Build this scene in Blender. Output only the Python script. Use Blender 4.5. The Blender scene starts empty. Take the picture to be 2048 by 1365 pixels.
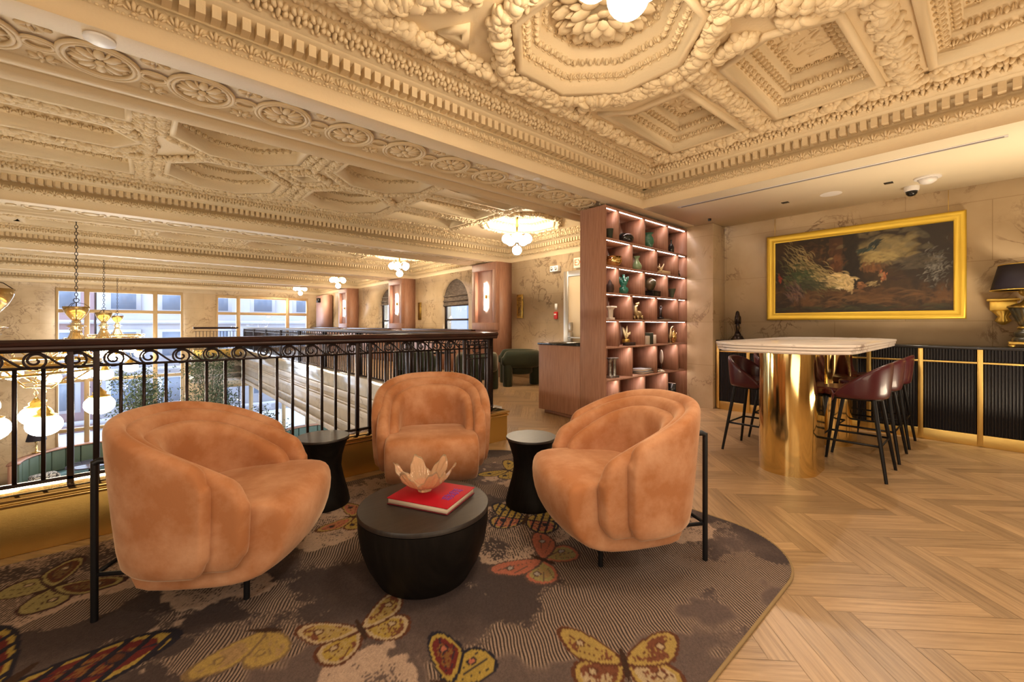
import bpy, bmesh, math, random
import numpy as np
from mathutils import Vector, Matrix
from mathutils.geometry import tessellate_polygon
PI = math.pi; S = bpy.context.scene; COL = S.collection
random.seed(7); RNG = np.random.default_rng(7)
# ------------------------------------------------------------------ camera, world, view, large lights
cam_d = bpy.data.cameras.new('camera'); cam = bpy.data.objects.new('camera', cam_d); COL.objects.link(cam)
cam.location = (0, 0, 1.2); cam.rotation_euler = (PI/2, 0, math.atan2(961, 843) - PI/2)
cam_d.sensor_width = 36; cam_d.lens = 843/2048*36; cam_d.shift_y = -32.5/2048
cam_d.clip_start = 0.05; cam_d.clip_end = 200
S.camera = cam
S.view_settings.view_transform = 'Standard'; S.view_settings.look = 'None'
S.view_settings.exposure = -0.18; S.view_settings.gamma = 1.0; S.view_settings.use_curve_mapping = False
w = bpy.data.worlds.new('sky'); S.world = w; w.use_nodes = True
w.node_tree.nodes['Background'].inputs[0].default_value = (0.72, 0.84, 1.0, 1)
w.node_tree.nodes['Background'].inputs[1].default_value = 6.0
def area(name, loc, rot, sx, sy, power, col, spread=PI):
    d = bpy.data.lights.new(name, 'AREA'); d.shape = 'RECTANGLE'; d.size = sx; d.size_y = sy; d.energy = power; d.color = col; d.spread = spread
    o = bpy.data.objects.new(name, d); COL.objects.link(o); o.location = loc; o.rotation_euler = rot; return o
WARM = (1.0, 0.80, 0.56); SOFTW = (1.0, 0.87, 0.70); COOL = (0.80, 0.89, 1.0)
area('added_ceiling_fill', (-0.9, -1.6, 2.6), (0, 0, 0), 2.4, 1.4, 42, SOFTW)  # added soft fill below the ceiling behind the camera, no fitting there
area('added_ceiling_fill', (2.6, -1.5, 2.6), (0, 0, 0), 2.0, 1.2, 36, SOFTW)  # second added soft fill, likewise without a fitting
area('added_back_fill', (-2.9, 0.2, 1.5), (0, -PI/2, 0), 1.8, 2.2, 45, SOFTW)  # added fill in front of the left wall, which has no window
area('daylight', (-0.5, 22.1, -0.4), (-PI/2, 0, 0), 3.4, 5.4, 420, COOL)
area('daylight', (4.1, 22.1, 1.2), (-PI/2, 0, 0), 3.4, 2.3, 200, COOL)
area('added_upward_fill', (0.6, -1.6, 0.5), (PI*0.86, 0, 0), 3.4, 1.0, 72, WARM)  # added unseen fill aimed up to brighten the carved ceiling
area('added_upward_fill', (5.2, -0.9, 0.3), (PI, 0, 0), 1.2, 0.8, 75, WARM)  # added unseen fill brightening the plain ceiling from below
# ------------------------------------------------------------------ helpers
def tag(o, label=None, cat=None, group=None, kind=None):
    if label: o['label'] = label
    if cat: o['category'] = cat
    if group: o['group'] = group
    if kind: o['kind'] = kind
    return o
def empty(name, loc=(0, 0, 0), rz=0, label=None, cat=None, group=None):
    o = bpy.data.objects.new(name, None); COL.objects.link(o); o.location = loc; o.rotation_euler = (0, 0, rz)
    o.empty_display_size = 0.1
    return tag(o, label, cat, group)
def kids(o): return list(o.children)
def copy_tree(o, parent=None):
    c = o.copy(); COL.objects.link(c); c.parent = parent
    for ch in CH.get(o.name, []): k = copy_tree(ch, c); CH.setdefault(c.name, []).append(k)
    return c
CH = {}
def rotm(rx=0, ry=0, rz=0):
    cx, sx, cy, sy, cz, sz = math.cos(rx), math.sin(rx), math.cos(ry), math.sin(ry), math.cos(rz), math.sin(rz)
    return np.array([[cz, -sz, 0], [sz, cz, 0], [0, 0, 1]]) @ np.array([[cy, 0, sy], [0, 1, 0], [-sy, 0, cy]]) @ np.array([[1, 0, 0], [0, cx, -sx], [0, sx, cx]])
class MB:
    def __init__(s): s.V = []; s.F = []; s.n = 0
    def add(s, V, F, M=None, t=None):
        V = np.asarray(V, float)
        if M is not None: V = V @ np.asarray(M).T
        if t is not None: V = V + np.asarray(t)
        s.V.append(V); s.F.append((s.n, F)); s.n += len(V); return s
    def many(s, proto, Ms, ts):
        V, F = proto
        for M, t in zip(Ms, ts): s.add(V, F, M, t)
        return s
    def box(s, x0, x1, y0, y1, z0, z1, M=None, t=None):
        V = [(x0, y0, z0), (x1, y0, z0), (x1, y1, z0), (x0, y1, z0), (x0, y0, z1), (x1, y0, z1), (x1, y1, z1), (x0, y1, z1)]
        return s.add(V, BOXF, M, t)
    def cyl(s, x, y, z0, z1, r, r2=None, n=20): return s.lathe([(r, z0), (r if r2 is None else r2, z1)], x, y, n)
    def lathe(s, prof, x=0, y=0, n=28, cap=True, M=None, t=None, lobes=None):
        V = []; F = []
        for r, z in prof:
            for i in range(n):
                a = 2*PI*i/n; rr = r*(1 + (lobes[1]*math.cos(lobes[0]*a) if lobes else 0))
                V.append((x + rr*math.cos(a), y + rr*math.sin(a), z))
        m = len(prof)
        for j in range(m-1):
            for i in range(n): F.append((j*n+i, j*n+(i+1) % n, (j+1)*n+(i+1) % n, (j+1)*n+i))
        if cap:
            if prof[0][0] > 1e-6: F.append(tuple(range(n))[::-1])
            if prof[-1][0] > 1e-6: F.append(tuple((m-1)*n+i for i in range(n)))
        return s.add(V, F, M, t)
    def tube(s, pts, r, n=8, closed=False, flat=1.0, up=(0, 0, 1)):
        P = np.array(pts, float); k = len(P); R = r if hasattr(r, '__len__') else [r]*k
        T = np.zeros_like(P)
        for i in range(k):
            a = P[(i-1) % k] if (closed or i > 0) else P[i]; b = P[(i+1) % k] if (closed or i < k-1) else P[i]
            T[i] = (b-a)/(np.linalg.norm(b-a)+1e-9)
        u = np.array(up, float)
        if abs(T[0] @ u) > .95: u = np.array([1., 0, 0]) if abs(T[0][0]) < .9 else np.array([0, 1., 0])
        V = []
        for i in range(k):
            b = np.cross(T[i], u); nb = np.linalg.norm(b)
            b = b/nb if nb > 1e-6 else np.array([1., 0, 0]); u2 = np.cross(b, T[i]); u = u2
            for j in range(n):
                a = 2*PI*j/n + PI/n; V.append(P[i] + R[i]*(math.cos(a)*b*flat + math.sin(a)*u2))
        F = []
        for i in range(k if closed else k-1):
            i2 = (i+1) % k
            for j in range(n): F.append((i*n+j, i*n+(j+1) % n, i2*n+(j+1) % n, i2*n+j))
        if not closed: F.append(tuple(range(n))[::-1]); F.append(tuple((k-1)*n+j for j in range(n)))
        return s.add(V, F)
    def ell(s, c, r, nu=12, nv=8, M=None):
        V, F = sphere(nu, nv); return s.add(np.array(V)*np.array(r), F, M, c)
    def prism(s, poly, z0, z1, M=None, t=None):
        n = len(poly); V = [(p[0], p[1], z0) for p in poly] + [(p[0], p[1], z1) for p in poly]
        F = [tuple(range(n))[::-1], tuple(range(n, 2*n))] + [(i, (i+1) % n, n+(i+1) % n, n+i) for i in range(n)]
        return s.add(V, F, M, t)
    def mesh(s, name):
        V = np.concatenate(s.V) if s.V else np.zeros((0, 3)); me = bpy.data.meshes.new(name)
        lt = []; lv = []
        for off, F in s.F:
            for f in F: lt.append(len(f)); lv.extend([q+off for q in f])
        me.vertices.add(len(V)); me.vertices.foreach_set('co', V.astype(np.float32).ravel())
        me.loops.add(len(lv)); me.loops.foreach_set('vertex_index', np.array(lv, np.int32))
        me.polygons.add(len(lt)); lt = np.array(lt, np.int32)
        me.polygons.foreach_set('loop_start', np.concatenate([[0], np.cumsum(lt)[:-1]]).astype(np.int32)); me.polygons.foreach_set('loop_total', lt)
        me.update(calc_edges=True); me.validate(); return me
    def build(s, name, mat, parent=None, smooth=False, bevel=0, sub=0, seg=2, recalc=False, loc=None, rz=0, angle=None):
        me = s.mesh(name); me.materials.append(mat)
        if recalc:
            bm = bmesh.new(); bm.from_mesh(me); bmesh.ops.recalc_face_normals(bm, faces=bm.faces); bm.to_mesh(me); bm.free()
        o = bpy.data.objects.new(name, me); COL.objects.link(o)
        if parent is not None: o.parent = parent; CH.setdefault(parent.name, []).append(o)
        if loc is not None: o.location = loc; o.rotation_euler = (0, 0, rz)
        if smooth:
            me.polygons.foreach_set('use_smooth', [True]*len(me.polygons))
            if angle: me.set_sharp_from_angle(angle=math.radians(angle))
        if bevel:
            m = o.modifiers.new('bevel', 'BEVEL'); m.width = bevel; m.segments = seg; m.limit_method = 'ANGLE'; m.angle_limit = math.radians(35)
            if seg > 2: me.polygons.foreach_set('use_smooth', [True]*len(me.polygons)); me.set_sharp_from_angle(angle=math.radians(60))
        if sub: m = o.modifiers.new('subdivision', 'SUBSURF'); m.levels = sub; m.render_levels = sub
        return o
BOXF = [(0, 3, 2, 1), (4, 5, 6, 7), (0, 1, 5, 4), (1, 2, 6, 5), (2, 3, 7, 6), (3, 0, 4, 7)]
_sc = {}
def sphere(nu=12, nv=8):
    if (nu, nv) in _sc: return _sc[nu, nv]
    V = [(0, 0, -1)]; F = []
    for j in range(1, nv):
        p = -PI/2 + PI*j/nv
        for i in range(nu): a = 2*PI*i/nu; V.append((math.cos(p)*math.cos(a), math.cos(p)*math.sin(a), math.sin(p)))
    V.append((0, 0, 1)); top = len(V)-1
    for i in range(nu): F.append((0, 1+(i+1) % nu, 1+i)); F.append((top, 1+(nv-2)*nu+i, 1+(nv-2)*nu+(i+1) % nu))
    for j in range(nv-2):
        for i in range(nu): a = 1+j*nu+i; b = 1+j*nu+(i+1) % nu; F.append((a, b, b+nu, a+nu))
    _sc[nu, nv] = (np.array(V), F); return _sc[nu, nv]
# ------------------------------------------------------------------ materials
MAT = {}
def mat(name, col, rough=0.5, metal=0.0, noise=None, bump=None, emit=None, trans=0, sheen=0, spec=0.5, alpha=None, coat=0, ior=1.45):
    m = bpy.data.materials.new(name); m.use_nodes = True; nt = m.node_tree; b = nt.nodes['Principled BSDF']
    b.inputs['Base Color'].default_value = (*col, 1); b.inputs['Roughness'].default_value = rough; b.inputs['Metallic'].default_value = metal
    b.inputs['Transmission Weight'].default_value = trans; b.inputs['Specular IOR Level'].default_value = spec; b.inputs['IOR'].default_value = ior
    if sheen: b.inputs['Sheen Weight'].default_value = sheen; b.inputs['Sheen Roughness'].default_value = 0.35; b.inputs['Sheen Tint'].default_value = (1, .8, .6, 1)
    if coat: b.inputs['Coat Weight'].default_value = coat; b.inputs['Coat Roughness'].default_value = 0.08
    if emit: b.inputs['Emission Color'].default_value = (*emit[0], 1); b.inputs['Emission Strength'].default_value = emit[1]
    tc = nt.nodes.new('ShaderNodeTexCoord')
    if noise:  # (colour2, scale, stretch xyz, lo, hi)
        c2, sc, st, lo, hi = noise
        mp = nt.nodes.new('ShaderNodeMapping'); mp.inputs['Scale'].default_value = st; nt.links.new(tc.outputs['Object'], mp.inputs[0])
        n = nt.nodes.new('ShaderNodeTexNoise'); n.inputs['Scale'].default_value = sc; n.inputs['Detail'].default_value = 6; n.inputs['Roughness'].default_value = .6
        nt.links.new(mp.outputs[0], n.inputs['Vector'])
        r = nt.nodes.new('ShaderNodeMapRange'); r.inputs[1].default_value = lo; r.inputs[2].default_value = hi; nt.links.new(n.outputs[0], r.inputs[0])
        mx = nt.nodes.new('ShaderNodeMix'); mx.data_type = 'RGBA'; mx.inputs[6].default_value = (*col, 1); mx.inputs[7].default_value = (*c2, 1)
        nt.links.new(r.outputs[0], mx.inputs[0]); nt.links.new(mx.outputs[2], b.inputs['Base Color'])
    if bump:  # (scale, strength, stretch)
        mp = nt.nodes.new('ShaderNodeMapping'); mp.inputs['Scale'].default_value = bump[2] if len(bump) > 2 else (1, 1, 1); nt.links.new(tc.outputs['Object'], mp.inputs[0])
        n = nt.nodes.new('ShaderNodeTexNoise'); n.inputs['Scale'].default_value = bump[0]; n.inputs['Detail'].default_value = 4; nt.links.new(mp.outputs[0], n.inputs['Vector'])
        bp = nt.nodes.new('ShaderNodeBump'); bp.inputs['Strength'].default_value = bump[1]; bp.inputs['Distance'].default_value = 0.01
        nt.links.new(n.outputs[0], bp.inputs['Height']); nt.links.new(bp.outputs[0], b.inputs['Normal'])
    MAT[name] = m; return m
plaster = mat('plaster', (0.72, 0.575, 0.365), 0.6, bump=(60, .15))
flatp = mat('painted_ceiling', (0.88, 0.78, 0.57), 0.6)
velvet = mat('velvet', (0.38, 0.155, 0.065), 0.85, noise=((0.57, 0.31, 0.18), 4.5, (1, 1, 1), .42, .70), sheen=.5, bump=(90, .05), spec=.2)
blackm = mat('black_metal', (0.008, 0.008, 0.010), 0.42, 0.3)
iron = mat('dark_iron', (0.035, 0.024, 0.024), 0.38, 0.75)
darkwood = mat('dark_stained_wood', (0.004, 0.0032, 0.003), 0.5, spec=.22, noise=((0.009, 0.007, 0.006), 6, (1, 14, 1), .4, .7))
topwood = mat('dark_table_top', (0.016, 0.012, 0.011), 0.40, noise=((0.03, 0.023, 0.02), 5, (1, 14, 1), .4, .7))
railwood = mat('rail_wood', (0.05, 0.018, 0.014), 0.28, noise=((0.025, 0.01, 0.009), 5, (1, 6, 6), .4, .6))
brass = mat('polished_brass', (0.84, 0.63, 0.27), 0.10, 1.0)
brassb = mat('brushed_brass', (0.72, 0.50, 0.16), 0.32, 1.0, bump=(40, .12, (1, 1, 14)))
gold = mat('gilt', (0.83, 0.58, 0.13), 0.38, 0.85)
walnut = mat('walnut', (0.42, 0.22, 0.145), 0.45, noise=((0.30, 0.145, 0.09), 7, (9, 9, .5), .38, .66))
burg = mat('burgundy_leather', (0.070, 0.009, 0.015), 0.32, coat=.25)
green = mat('green_velvet', (0.028, 0.036, 0.020), 0.85, sheen=.4)
marbletop = mat('white_marble', (0.80, 0.72, 0.66), 0.15, noise=((0.33, 0.25, 0.22), 5, (1, 1, 1), .58, .72))
blackpan = mat('black_lacquer', (0.010, 0.009, 0.011), 0.3)
blackstone = mat('black_stone', (0.018, 0.017, 0.018), 0.12, noise=((0.10, 0.09, 0.085), 9, (1, 1, 1), .62, .72))
white = mat('white_plastic', (0.82, 0.80, 0.78), 0.4)
blackpl = mat('black_plastic', (0.01, 0.01, 0.01), 0.25)
globe = mat('opal_globe', (1, 1, 1), 0.3, emit=((1.0, 0.84, 0.62), 48))
globe2 = mat('opal_globe_bright', (1, 1, 1), 0.3, emit=((1.0, 0.84, 0.62), 80))
led = mat('led_strip', (1, 1, 1), 0.3, emit=((1.0, 0.80, 0.72), 44))
sconce = mat('sconce_tube', (1, 1, 1), 0.3, emit=((1.0, 0.78, 0.62), 110))
amber = mat('amber_glass', (1.0, 0.80, 0.40), 0.08, trans=.85, noise=((0.85, .52, .14), 3, (6, 6, 1), .35, .7))
blushglass = mat('blush_glass', (1.0, 0.72, 0.48), 0.12, trans=.72, bump=(30, .5))
def glassmat(name, tint=(0.93, 0.96, 1.0)):
    m = bpy.data.materials.new(name); m.use_nodes = True; nt = m.node_tree; nt.nodes.remove(nt.nodes['Principled BSDF'])
    t = nt.nodes.new('ShaderNodeBsdfTransparent'); t.inputs[0].default_value = (*tint, 1); g = nt.nodes.new('ShaderNodeBsdfGlossy'); g.inputs['Roughness'].default_value = .02
    mx = nt.nodes.new('ShaderNodeMixShader'); mx.inputs[0].default_value = .07; nt.links.new(t.outputs[0], mx.inputs[1]); nt.links.new(g.outputs[0], mx.inputs[2])
    nt.links.new(mx.outputs[0], nt.nodes['Material Output'].inputs[0]); return m
pane = glassmat('window_glass')
def marble(name, c1, c2, vein, block=None, scale=1.6, rough=.28):
    m = bpy.data.materials.new(name); m.use_nodes = True; nt = m.node_tree; N = nt.nodes; L = nt.links; b = N['Principled BSDF']; b.inputs['Roughness'].default_value = rough
    tc = N.new('ShaderNodeTexCoord')
    n1 = N.new('ShaderNodeTexNoise'); n1.inputs['Scale'].default_value = scale; n1.inputs['Detail'].default_value = 8; L.new(tc.outputs['Object'], n1.inputs['Vector'])
    cr = N.new('ShaderNodeValToRGB'); cr.color_ramp.elements[0].position = .35; cr.color_ramp.elements[0].color = (*c2, 1); cr.color_ramp.elements[1].position = .65; cr.color_ramp.elements[1].color = (*c1, 1)
    L.new(n1.outputs[0], cr.inputs[0])
    n2 = N.new('ShaderNodeTexNoise'); n2.inputs['Scale'].default_value = scale*1.3; n2.inputs['Detail'].default_value = 10; n2.inputs['Roughness'].default_value = .62; n2.inputs['Distortion'].default_value = 1.1; L.new(tc.outputs['Object'], n2.inputs['Vector'])
    s = N.new('ShaderNodeMath'); s.operation = 'SUBTRACT'; s.inputs[1].default_value = .5; L.new(n2.outputs[0], s.inputs[0])
    a = N.new('ShaderNodeMath'); a.operation = 'ABSOLUTE'; L.new(s.outputs[0], a.inputs[0])
    r = N.new('ShaderNodeMapRange'); r.inputs[1].default_value = 0; r.inputs[2].default_value = .022; r.inputs[3].default_value = 1; r.inputs[4].default_value = 0; L.new(a.outputs[0], r.inputs[0])
    n3 = N.new('ShaderNodeTexNoise'); n3.inputs['Scale'].default_value = scale*.9; L.new(tc.outputs['Object'], n3.inputs['Vector'])
    r3 = N.new('ShaderNodeMapRange'); r3.inputs[1].default_value = .45; r3.inputs[2].default_value = .58; L.new(n3.outputs[0], r3.inputs[0])
    mu = N.new('ShaderNodeMath'); mu.operation = 'MULTIPLY'; L.new(r.outputs[0], mu.inputs[0]); L.new(r3.outputs[0], mu.inputs[1])
    mx = N.new('ShaderNodeMix'); mx.data_type = 'RGBA'; L.new(mu.outputs[0], mx.inputs[0]); L.new(cr.outputs[0], mx.inputs[6]); mx.inputs[7].default_value = (*vein, 1)
    L.new(mx.outputs[2], b.inputs['Base Color']); out = mx
    if block:
        bw, bh, zoff = block; sx = N.new('ShaderNodeSeparateXYZ'); L.new(tc.outputs['Object'], sx.inputs[0])
        ad = N.new('ShaderNodeMath'); ad.operation = 'ADD'; L.new(sx.outputs[0], ad.inputs[0]); L.new(sx.outputs[1], ad.inputs[1])
        cb = N.new('ShaderNodeCombineXYZ'); L.new(ad.outputs[0], cb.inputs[0]); L.new(sx.outputs[2], cb.inputs[1])
        br = N.new('ShaderNodeTexBrick'); br.inputs['Scale'].default_value = 1; br.inputs['Brick Width'].default_value = bw; br.inputs['Row Height'].default_value = bh; br.inputs['Mortar Size'].default_value = .003
        br.inputs['Color1'].default_value = (1, 1, 1, 1); br.inputs['Color2'].default_value = (.93, .92, .9, 1); br.inputs['Mortar'].default_value = (.72, .68, .62, 1)
        L.new(cb.outputs[0], br.inputs['Vector'])
        m2 = N.new('ShaderNodeMix'); m2.data_type = 'RGBA'; m2.blend_type = 'MULTIPLY'; m2.inputs[0].default_value = 1; L.new(mx.outputs[2], m2.inputs[6]); L.new(br.outputs[0], m2.inputs[7]); L.new(m2.outputs[2], b.inputs['Base Color'])
    return m
wallstone = marble('tan_marble', (0.60, 0.47, 0.31), (0.47, 0.35, 0.215), (0.22, 0.135, 0.08), (1.3, .62, 0))
palestone = marble('pale_marble', (0.62, 0.57, 0.52), (0.50, 0.45, 0.41), (0.30, 0.25, 0.22), (2.0, 5, 0), 1.1)
groundstone = marble('ground_stone', (0.50, 0.50, 0.52), (0.42, 0.42, 0.45), (.35, .35, .36), None, 1.0, .35)
def wood_planks():
    m = bpy.data.materials.new('oak_planks'); m.use_nodes = True; nt = m.node_tree; N = nt.nodes; L = nt.links; b = N['Principled BSDF']; b.inputs['Roughness'].default_value = .36
    uv = N.new('ShaderNodeUVMap'); at = N.new('ShaderNodeAttribute'); at.attribute_name = 'tone'
    mp = N.new('ShaderNodeMapping'); mp.inputs['Scale'].default_value = (1.2, 26, 1); L.new(uv.outputs[0], mp.inputs[0])
    n = N.new('ShaderNodeTexNoise'); n.inputs['Scale'].default_value = 2.2; n.inputs['Detail'].default_value = 8; n.inputs['Roughness'].default_value = .65; n.inputs['Distortion'].default_value = .35; L.new(mp.outputs[0], n.inputs['Vector'])
    cr = N.new('ShaderNodeValToRGB'); e = cr.color_ramp.elements; e[0].position = .30; e[0].color = (.225, .135, .066, 1); e[1].position = .60; e[1].color = (.39, .255, .135, 1)
    L.new(n.outputs[0], cr.inputs[0])
    r = N.new('ShaderNodeMapRange'); r.inputs[3].default_value = .78; r.inputs[4].default_value = 1.18; L.new(at.outputs['Fac'], r.inputs[0])
    mx = N.new('ShaderNodeVectorMath'); mx.operation = 'SCALE'; L.new(cr.outputs[0], mx.inputs[0]); L.new(r.outputs[0], mx.inputs['Scale'])
    L.new(mx.outputs[0], b.inputs['Base Color'])
    bp = N.new('ShaderNodeBump'); bp.inputs['Strength'].default_value = .12; bp.inputs['Distance'].default_value = .004; L.new(n.outputs[0], bp.inputs['Height']); L.new(bp.outputs[0], b.inputs['Normal'])
    return m
oak = wood_planks()
def attr_mat(name, rough=.9, hatch=False, gloss=.2):
    m = bpy.data.materials.new(name); m.use_nodes = True; nt = m.node_tree; N = nt.nodes; L = nt.links; b = N['Principled BSDF']; b.inputs['Roughness'].default_value = rough; b.inputs['Specular IOR Level'].default_value = gloss
    at = N.new('ShaderNodeAttribute'); at.attribute_name = 'Col'; L.new(at.outputs['Color'], b.inputs['Base Color'])
    if hatch:
        a2 = N.new('ShaderNodeAttribute'); a2.attribute_name = 'hatch'
        tc = N.new('ShaderNodeTexCoord'); mp = N.new('ShaderNodeMapping'); mp.inputs['Rotation'].default_value = (0, 0, .55); L.new(tc.outputs['Object'], mp.inputs[0])
        nz = N.new('ShaderNodeTexNoise'); nz.inputs['Scale'].default_value = 2.2; L.new(mp.outputs[0], nz.inputs['Vector'])
        wv = N.new('ShaderNodeTexWave'); wv.inputs['Scale'].default_value = 25; wv.inputs['Distortion'].default_value = 9; wv.inputs['Detail'].default_value = 1; wv.inputs['Detail Scale'].default_value = .25; L.new(mp.outputs[0], wv.inputs['Vector'])
        st = N.new('ShaderNodeMapRange'); st.inputs[1].default_value = .45; st.inputs[2].default_value = .62; L.new(wv.outputs['Fac'], st.inputs[0])
        mu = N.new('ShaderNodeMath'); mu.operation = 'MULTIPLY'; L.new(st.outputs[0], mu.inputs[0]); L.new(a2.outputs['Fac'], mu.inputs[1])
        mx = N.new('ShaderNodeMix'); mx.data_type = 'RGBA'; L.new(mu.outputs[0], mx.inputs[0]); L.new(at.outputs['Color'], mx.inputs[6]); mx.inputs[7].default_value = (.030, .020, .018, 1)
        n2 = N.new('ShaderNodeTexNoise'); n2.inputs['Scale'].default_value = 260; L.new(tc.outputs['Object'], n2.inputs['Vector'])
        r2 = N.new('ShaderNodeMapRange'); r2.inputs[3].default_value = .62; r2.inputs[4].default_value = 1.35; L.new(n2.outputs[0], r2.inputs[0])
        sc = N.new('ShaderNodeVectorMath'); sc.operation = 'SCALE'; L.new(mx.outputs[2], sc.inputs[0]); L.new(r2.outputs[0], sc.inputs['Scale']); L.new(sc.outputs[0], b.inputs['Base Color'])
        bp = N.new('ShaderNodeBump'); bp.inputs['Strength'].default_value = .3; bp.inputs['Distance'].default_value = .003; L.new(n2.outputs[0], bp.inputs['Height']); L.new(bp.outputs[0], b.inputs['Normal'])
    return m
rugmat = attr_mat('rug_pile', hatch=True); canvas = attr_mat('oil_canvas', .45, gloss=.4)
# ------------------------------------------------------------------ shell of the building
C = 2.65; WX = 6.5; FY = 21.5; GZ = -4.2; LX = -7.0; BX = 2.85   # ceiling, right wall, far wall, ground floor, left wall, balcony edge
BEAM = [2.88, 7.53, 12.18, 16.83]; BW = 0.96
def struct(o): o['kind'] = 'structure'; return o
def planks(name, x0, x1, y0, y1, cut=None, z=0.0):
    """Herringbone oak boards at 45 degrees to the walls, one mesh with a tone per board."""
    Wd, Ln = .095, .665; V = []; F = []; UV = []; T = []
    c = math.cos(PI/4); n = int(14/Wd)
    cx, cy = (x0+x1)/2, (y0+y1)/2; half = math.hypot(x1-x0, y1-y0)/2 + 1; k = int(Ln/Wd)
    rng = random.Random(5)
    K = int(half/Wd) + 4; J = int(half/(2*Ln)) + 3
    for i in range(-K, K+1):
        for j in range(-J-K//(2*k)-2, J+K//(2*k)+3):
            a = i*Wd; b = i*Wd + j*2*Ln
            for hv in (0, 1):
                if hv == 0: q = (a, b - Wd*0, a+Ln, b+Wd)
                else: q = (a + 0, b + Wd, a+Wd, b+Wd+Ln)
                qx = (q[0]+q[2])/2; qy = (q[1]+q[3])/2
                wx = cx + (qx-qy)*c; wy = cy + (qx+qy)*c
                if not (x0-.5 < wx < x1+.5 and y0-.5 < wy < y1+.5): continue
                g = .0007; pts = [(q[0]+g, q[1]+g), (q[2]-g, q[1]+g), (q[2]-g, q[3]-g), (q[0]+g, q[3]-g)]
                s = len(V); V += [(cx+(p-r)*c, cy+(p+r)*c, z) for p, r in pts]; F.append((s, s+1, s+2, s+3))
                o1, o2 = rng.uniform(0, 50), rng.uniform(0, 50); L_, W_ = (Ln, Wd)
                uv = [(0, 0), (L_, 0), (L_, W_), (0, W_)] if hv == 0 else [(0, 0), (0, W_), (L_, W_), (L_, 0)]
                UV += [(u+o1, v+o2) for u, v in uv]; T.append(rng.random())
    me = bpy.data.meshes.new(name); me.from_pydata(V, [], F); uvl = me.uv_layers.new(name='UVMap')
    uvl.data.foreach_set('uv', np.array(UV, np.float32).ravel())
    at = me.attributes.new('tone', 'FLOAT', 'FACE'); at.data.foreach_set('value', np.array(T, np.float32))
    bm = bmesh.new(); bm.from_mesh(me)
    for co, no in (((x0, 0, 0), (-1, 0, 0)), ((x1, 0, 0), (1, 0, 0)), ((0, y0, 0), (0, -1, 0)), ((0, y1, 0), (0, 1, 0))):
        bmesh.ops.bisect_plane(bm, geom=bm.verts[:]+bm.edges[:]+bm.faces[:], plane_co=co, plane_no=no, clear_outer=True)
    bm.to_mesh(me); bm.free(); me.materials.append(oak)
    o = bpy.data.objects.new(name, me); COL.objects.link(o); return o
struct(planks('floor', -3.0, WX, -3.0, 3.38, z=0.002))
struct(planks('floor', BX+.05, WX, 3.38, FY, z=0.002))
m = MB(); m.box(-3.0, WX, -3.0, 3.52, -.35, 0); m.box(BX-.03, WX, 3.54, FY, -.35, 0); m.box(1.39, BX-.03, 18.82, FY, -.35, 0); struct(m.build('floor', mat('slab_screed', (.30, .2, .11), .6)))
struct(MB().box(LX, WX+.4, 3.3, FY+.3, GZ-.2, GZ).build('floor', groundstone))
# right wall with three arched openings
def wall_with_openings(name, u0, u1, z0, z1, holes, axis, pos, th, mt, deep=None):
    outer = [(u0, z0), (u1, z0), (u1, z1), (u0, z1)]
    polys = [[Vector((a, b, 0)) for a, b in outer]] + [[Vector((a, b, 0)) for a, b in h] for h in holes]
    tri = tessellate_polygon(polys); flat = [p for pl in polys for p in pl]
    def P(a, b, d): return (pos+d, a, b) if axis == 'X' else (a, pos+d, b)
    m = MB(); n = len(flat)
    V = [P(p.x, p.y, 0) for p in flat] + [P(p.x, p.y, th) for p in flat]
    F = [t for t in tri] + [tuple(i+n for i in t[::-1]) for t in tri]; off = 0
    for pl in polys:
        k = len(pl)
        for i in range(k): F.append((off+i, off+(i+1) % k, n+off+(i+1) % k, n+off+i))
        off += k
    m.add(V, F); return struct(m.build(name, mt, recalc=True))
def arch(y0, y1, zb, zs, zt):
    c = (y0+y1)/2; r = (y1-y0)/2; return [(y0, zb), (y1, zb)] + [(c+r*math.cos(a), zs+(zt-zs)*math.sin(a)) for a in np.linspace(0, PI, 17)]
ARCH = [(9.16, 10.53), (13.4, 14.79), (17.65, 19.0)]
wall_with_openings('wall_right', -3.0, FY, -.35, 3.3, [arch(a, b, 1.0, 1.78, 2.48) for a, b in ARCH], 'X', WX, .35, wallstone)
winx = [(-2.27, 1.23), (2.33, 5.93)]
wall_with_openings('wall_far', LX, WX+.4, GZ, 3.3, [[(-2.27, GZ+.5), (1.23, GZ+.5), (1.23, 2.5), (-2.27, 2.5)], [(2.33, -1.0+1.05), (5.93, .05), (5.93, 2.45), (2.33, 2.45)], [(2.6, GZ+.3), (5.9, GZ+.3), (5.9, -1.35), (2.6, -1.35)], [(-6.9, GZ+.5), (-4.95, GZ+.5), (-4.95, 2.5), (-6.9, 2.5)]], 'Y', FY, .35, wallstone)
m = MB(); m.box(LX-.3, LX, 3.3, FY, GZ, 3.3); struct(m.build('wall_left', wallstone))
m = MB(); m.box(-3.2, -3.0, -3.0, 3.3, -.3, 3.3); m.box(LX, -3.0, 3.2, 3.35, GZ, 3.3); struct(m.build('wall_left', wallstone))
m = MB(); m.box(-3.2, WX+.3, -3.2, -3.0, -.3, 3.3); struct(m.build('wall_near', wallstone))
struct(MB().box(-3.0, WX, 3.3, 3.45, GZ, -.35).build('wall_near', palestone))
struct(MB().box(6.1, WX, 2.62, 3.45, 0, C).build('wall_pier', wallstone, bevel=.006))
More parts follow.
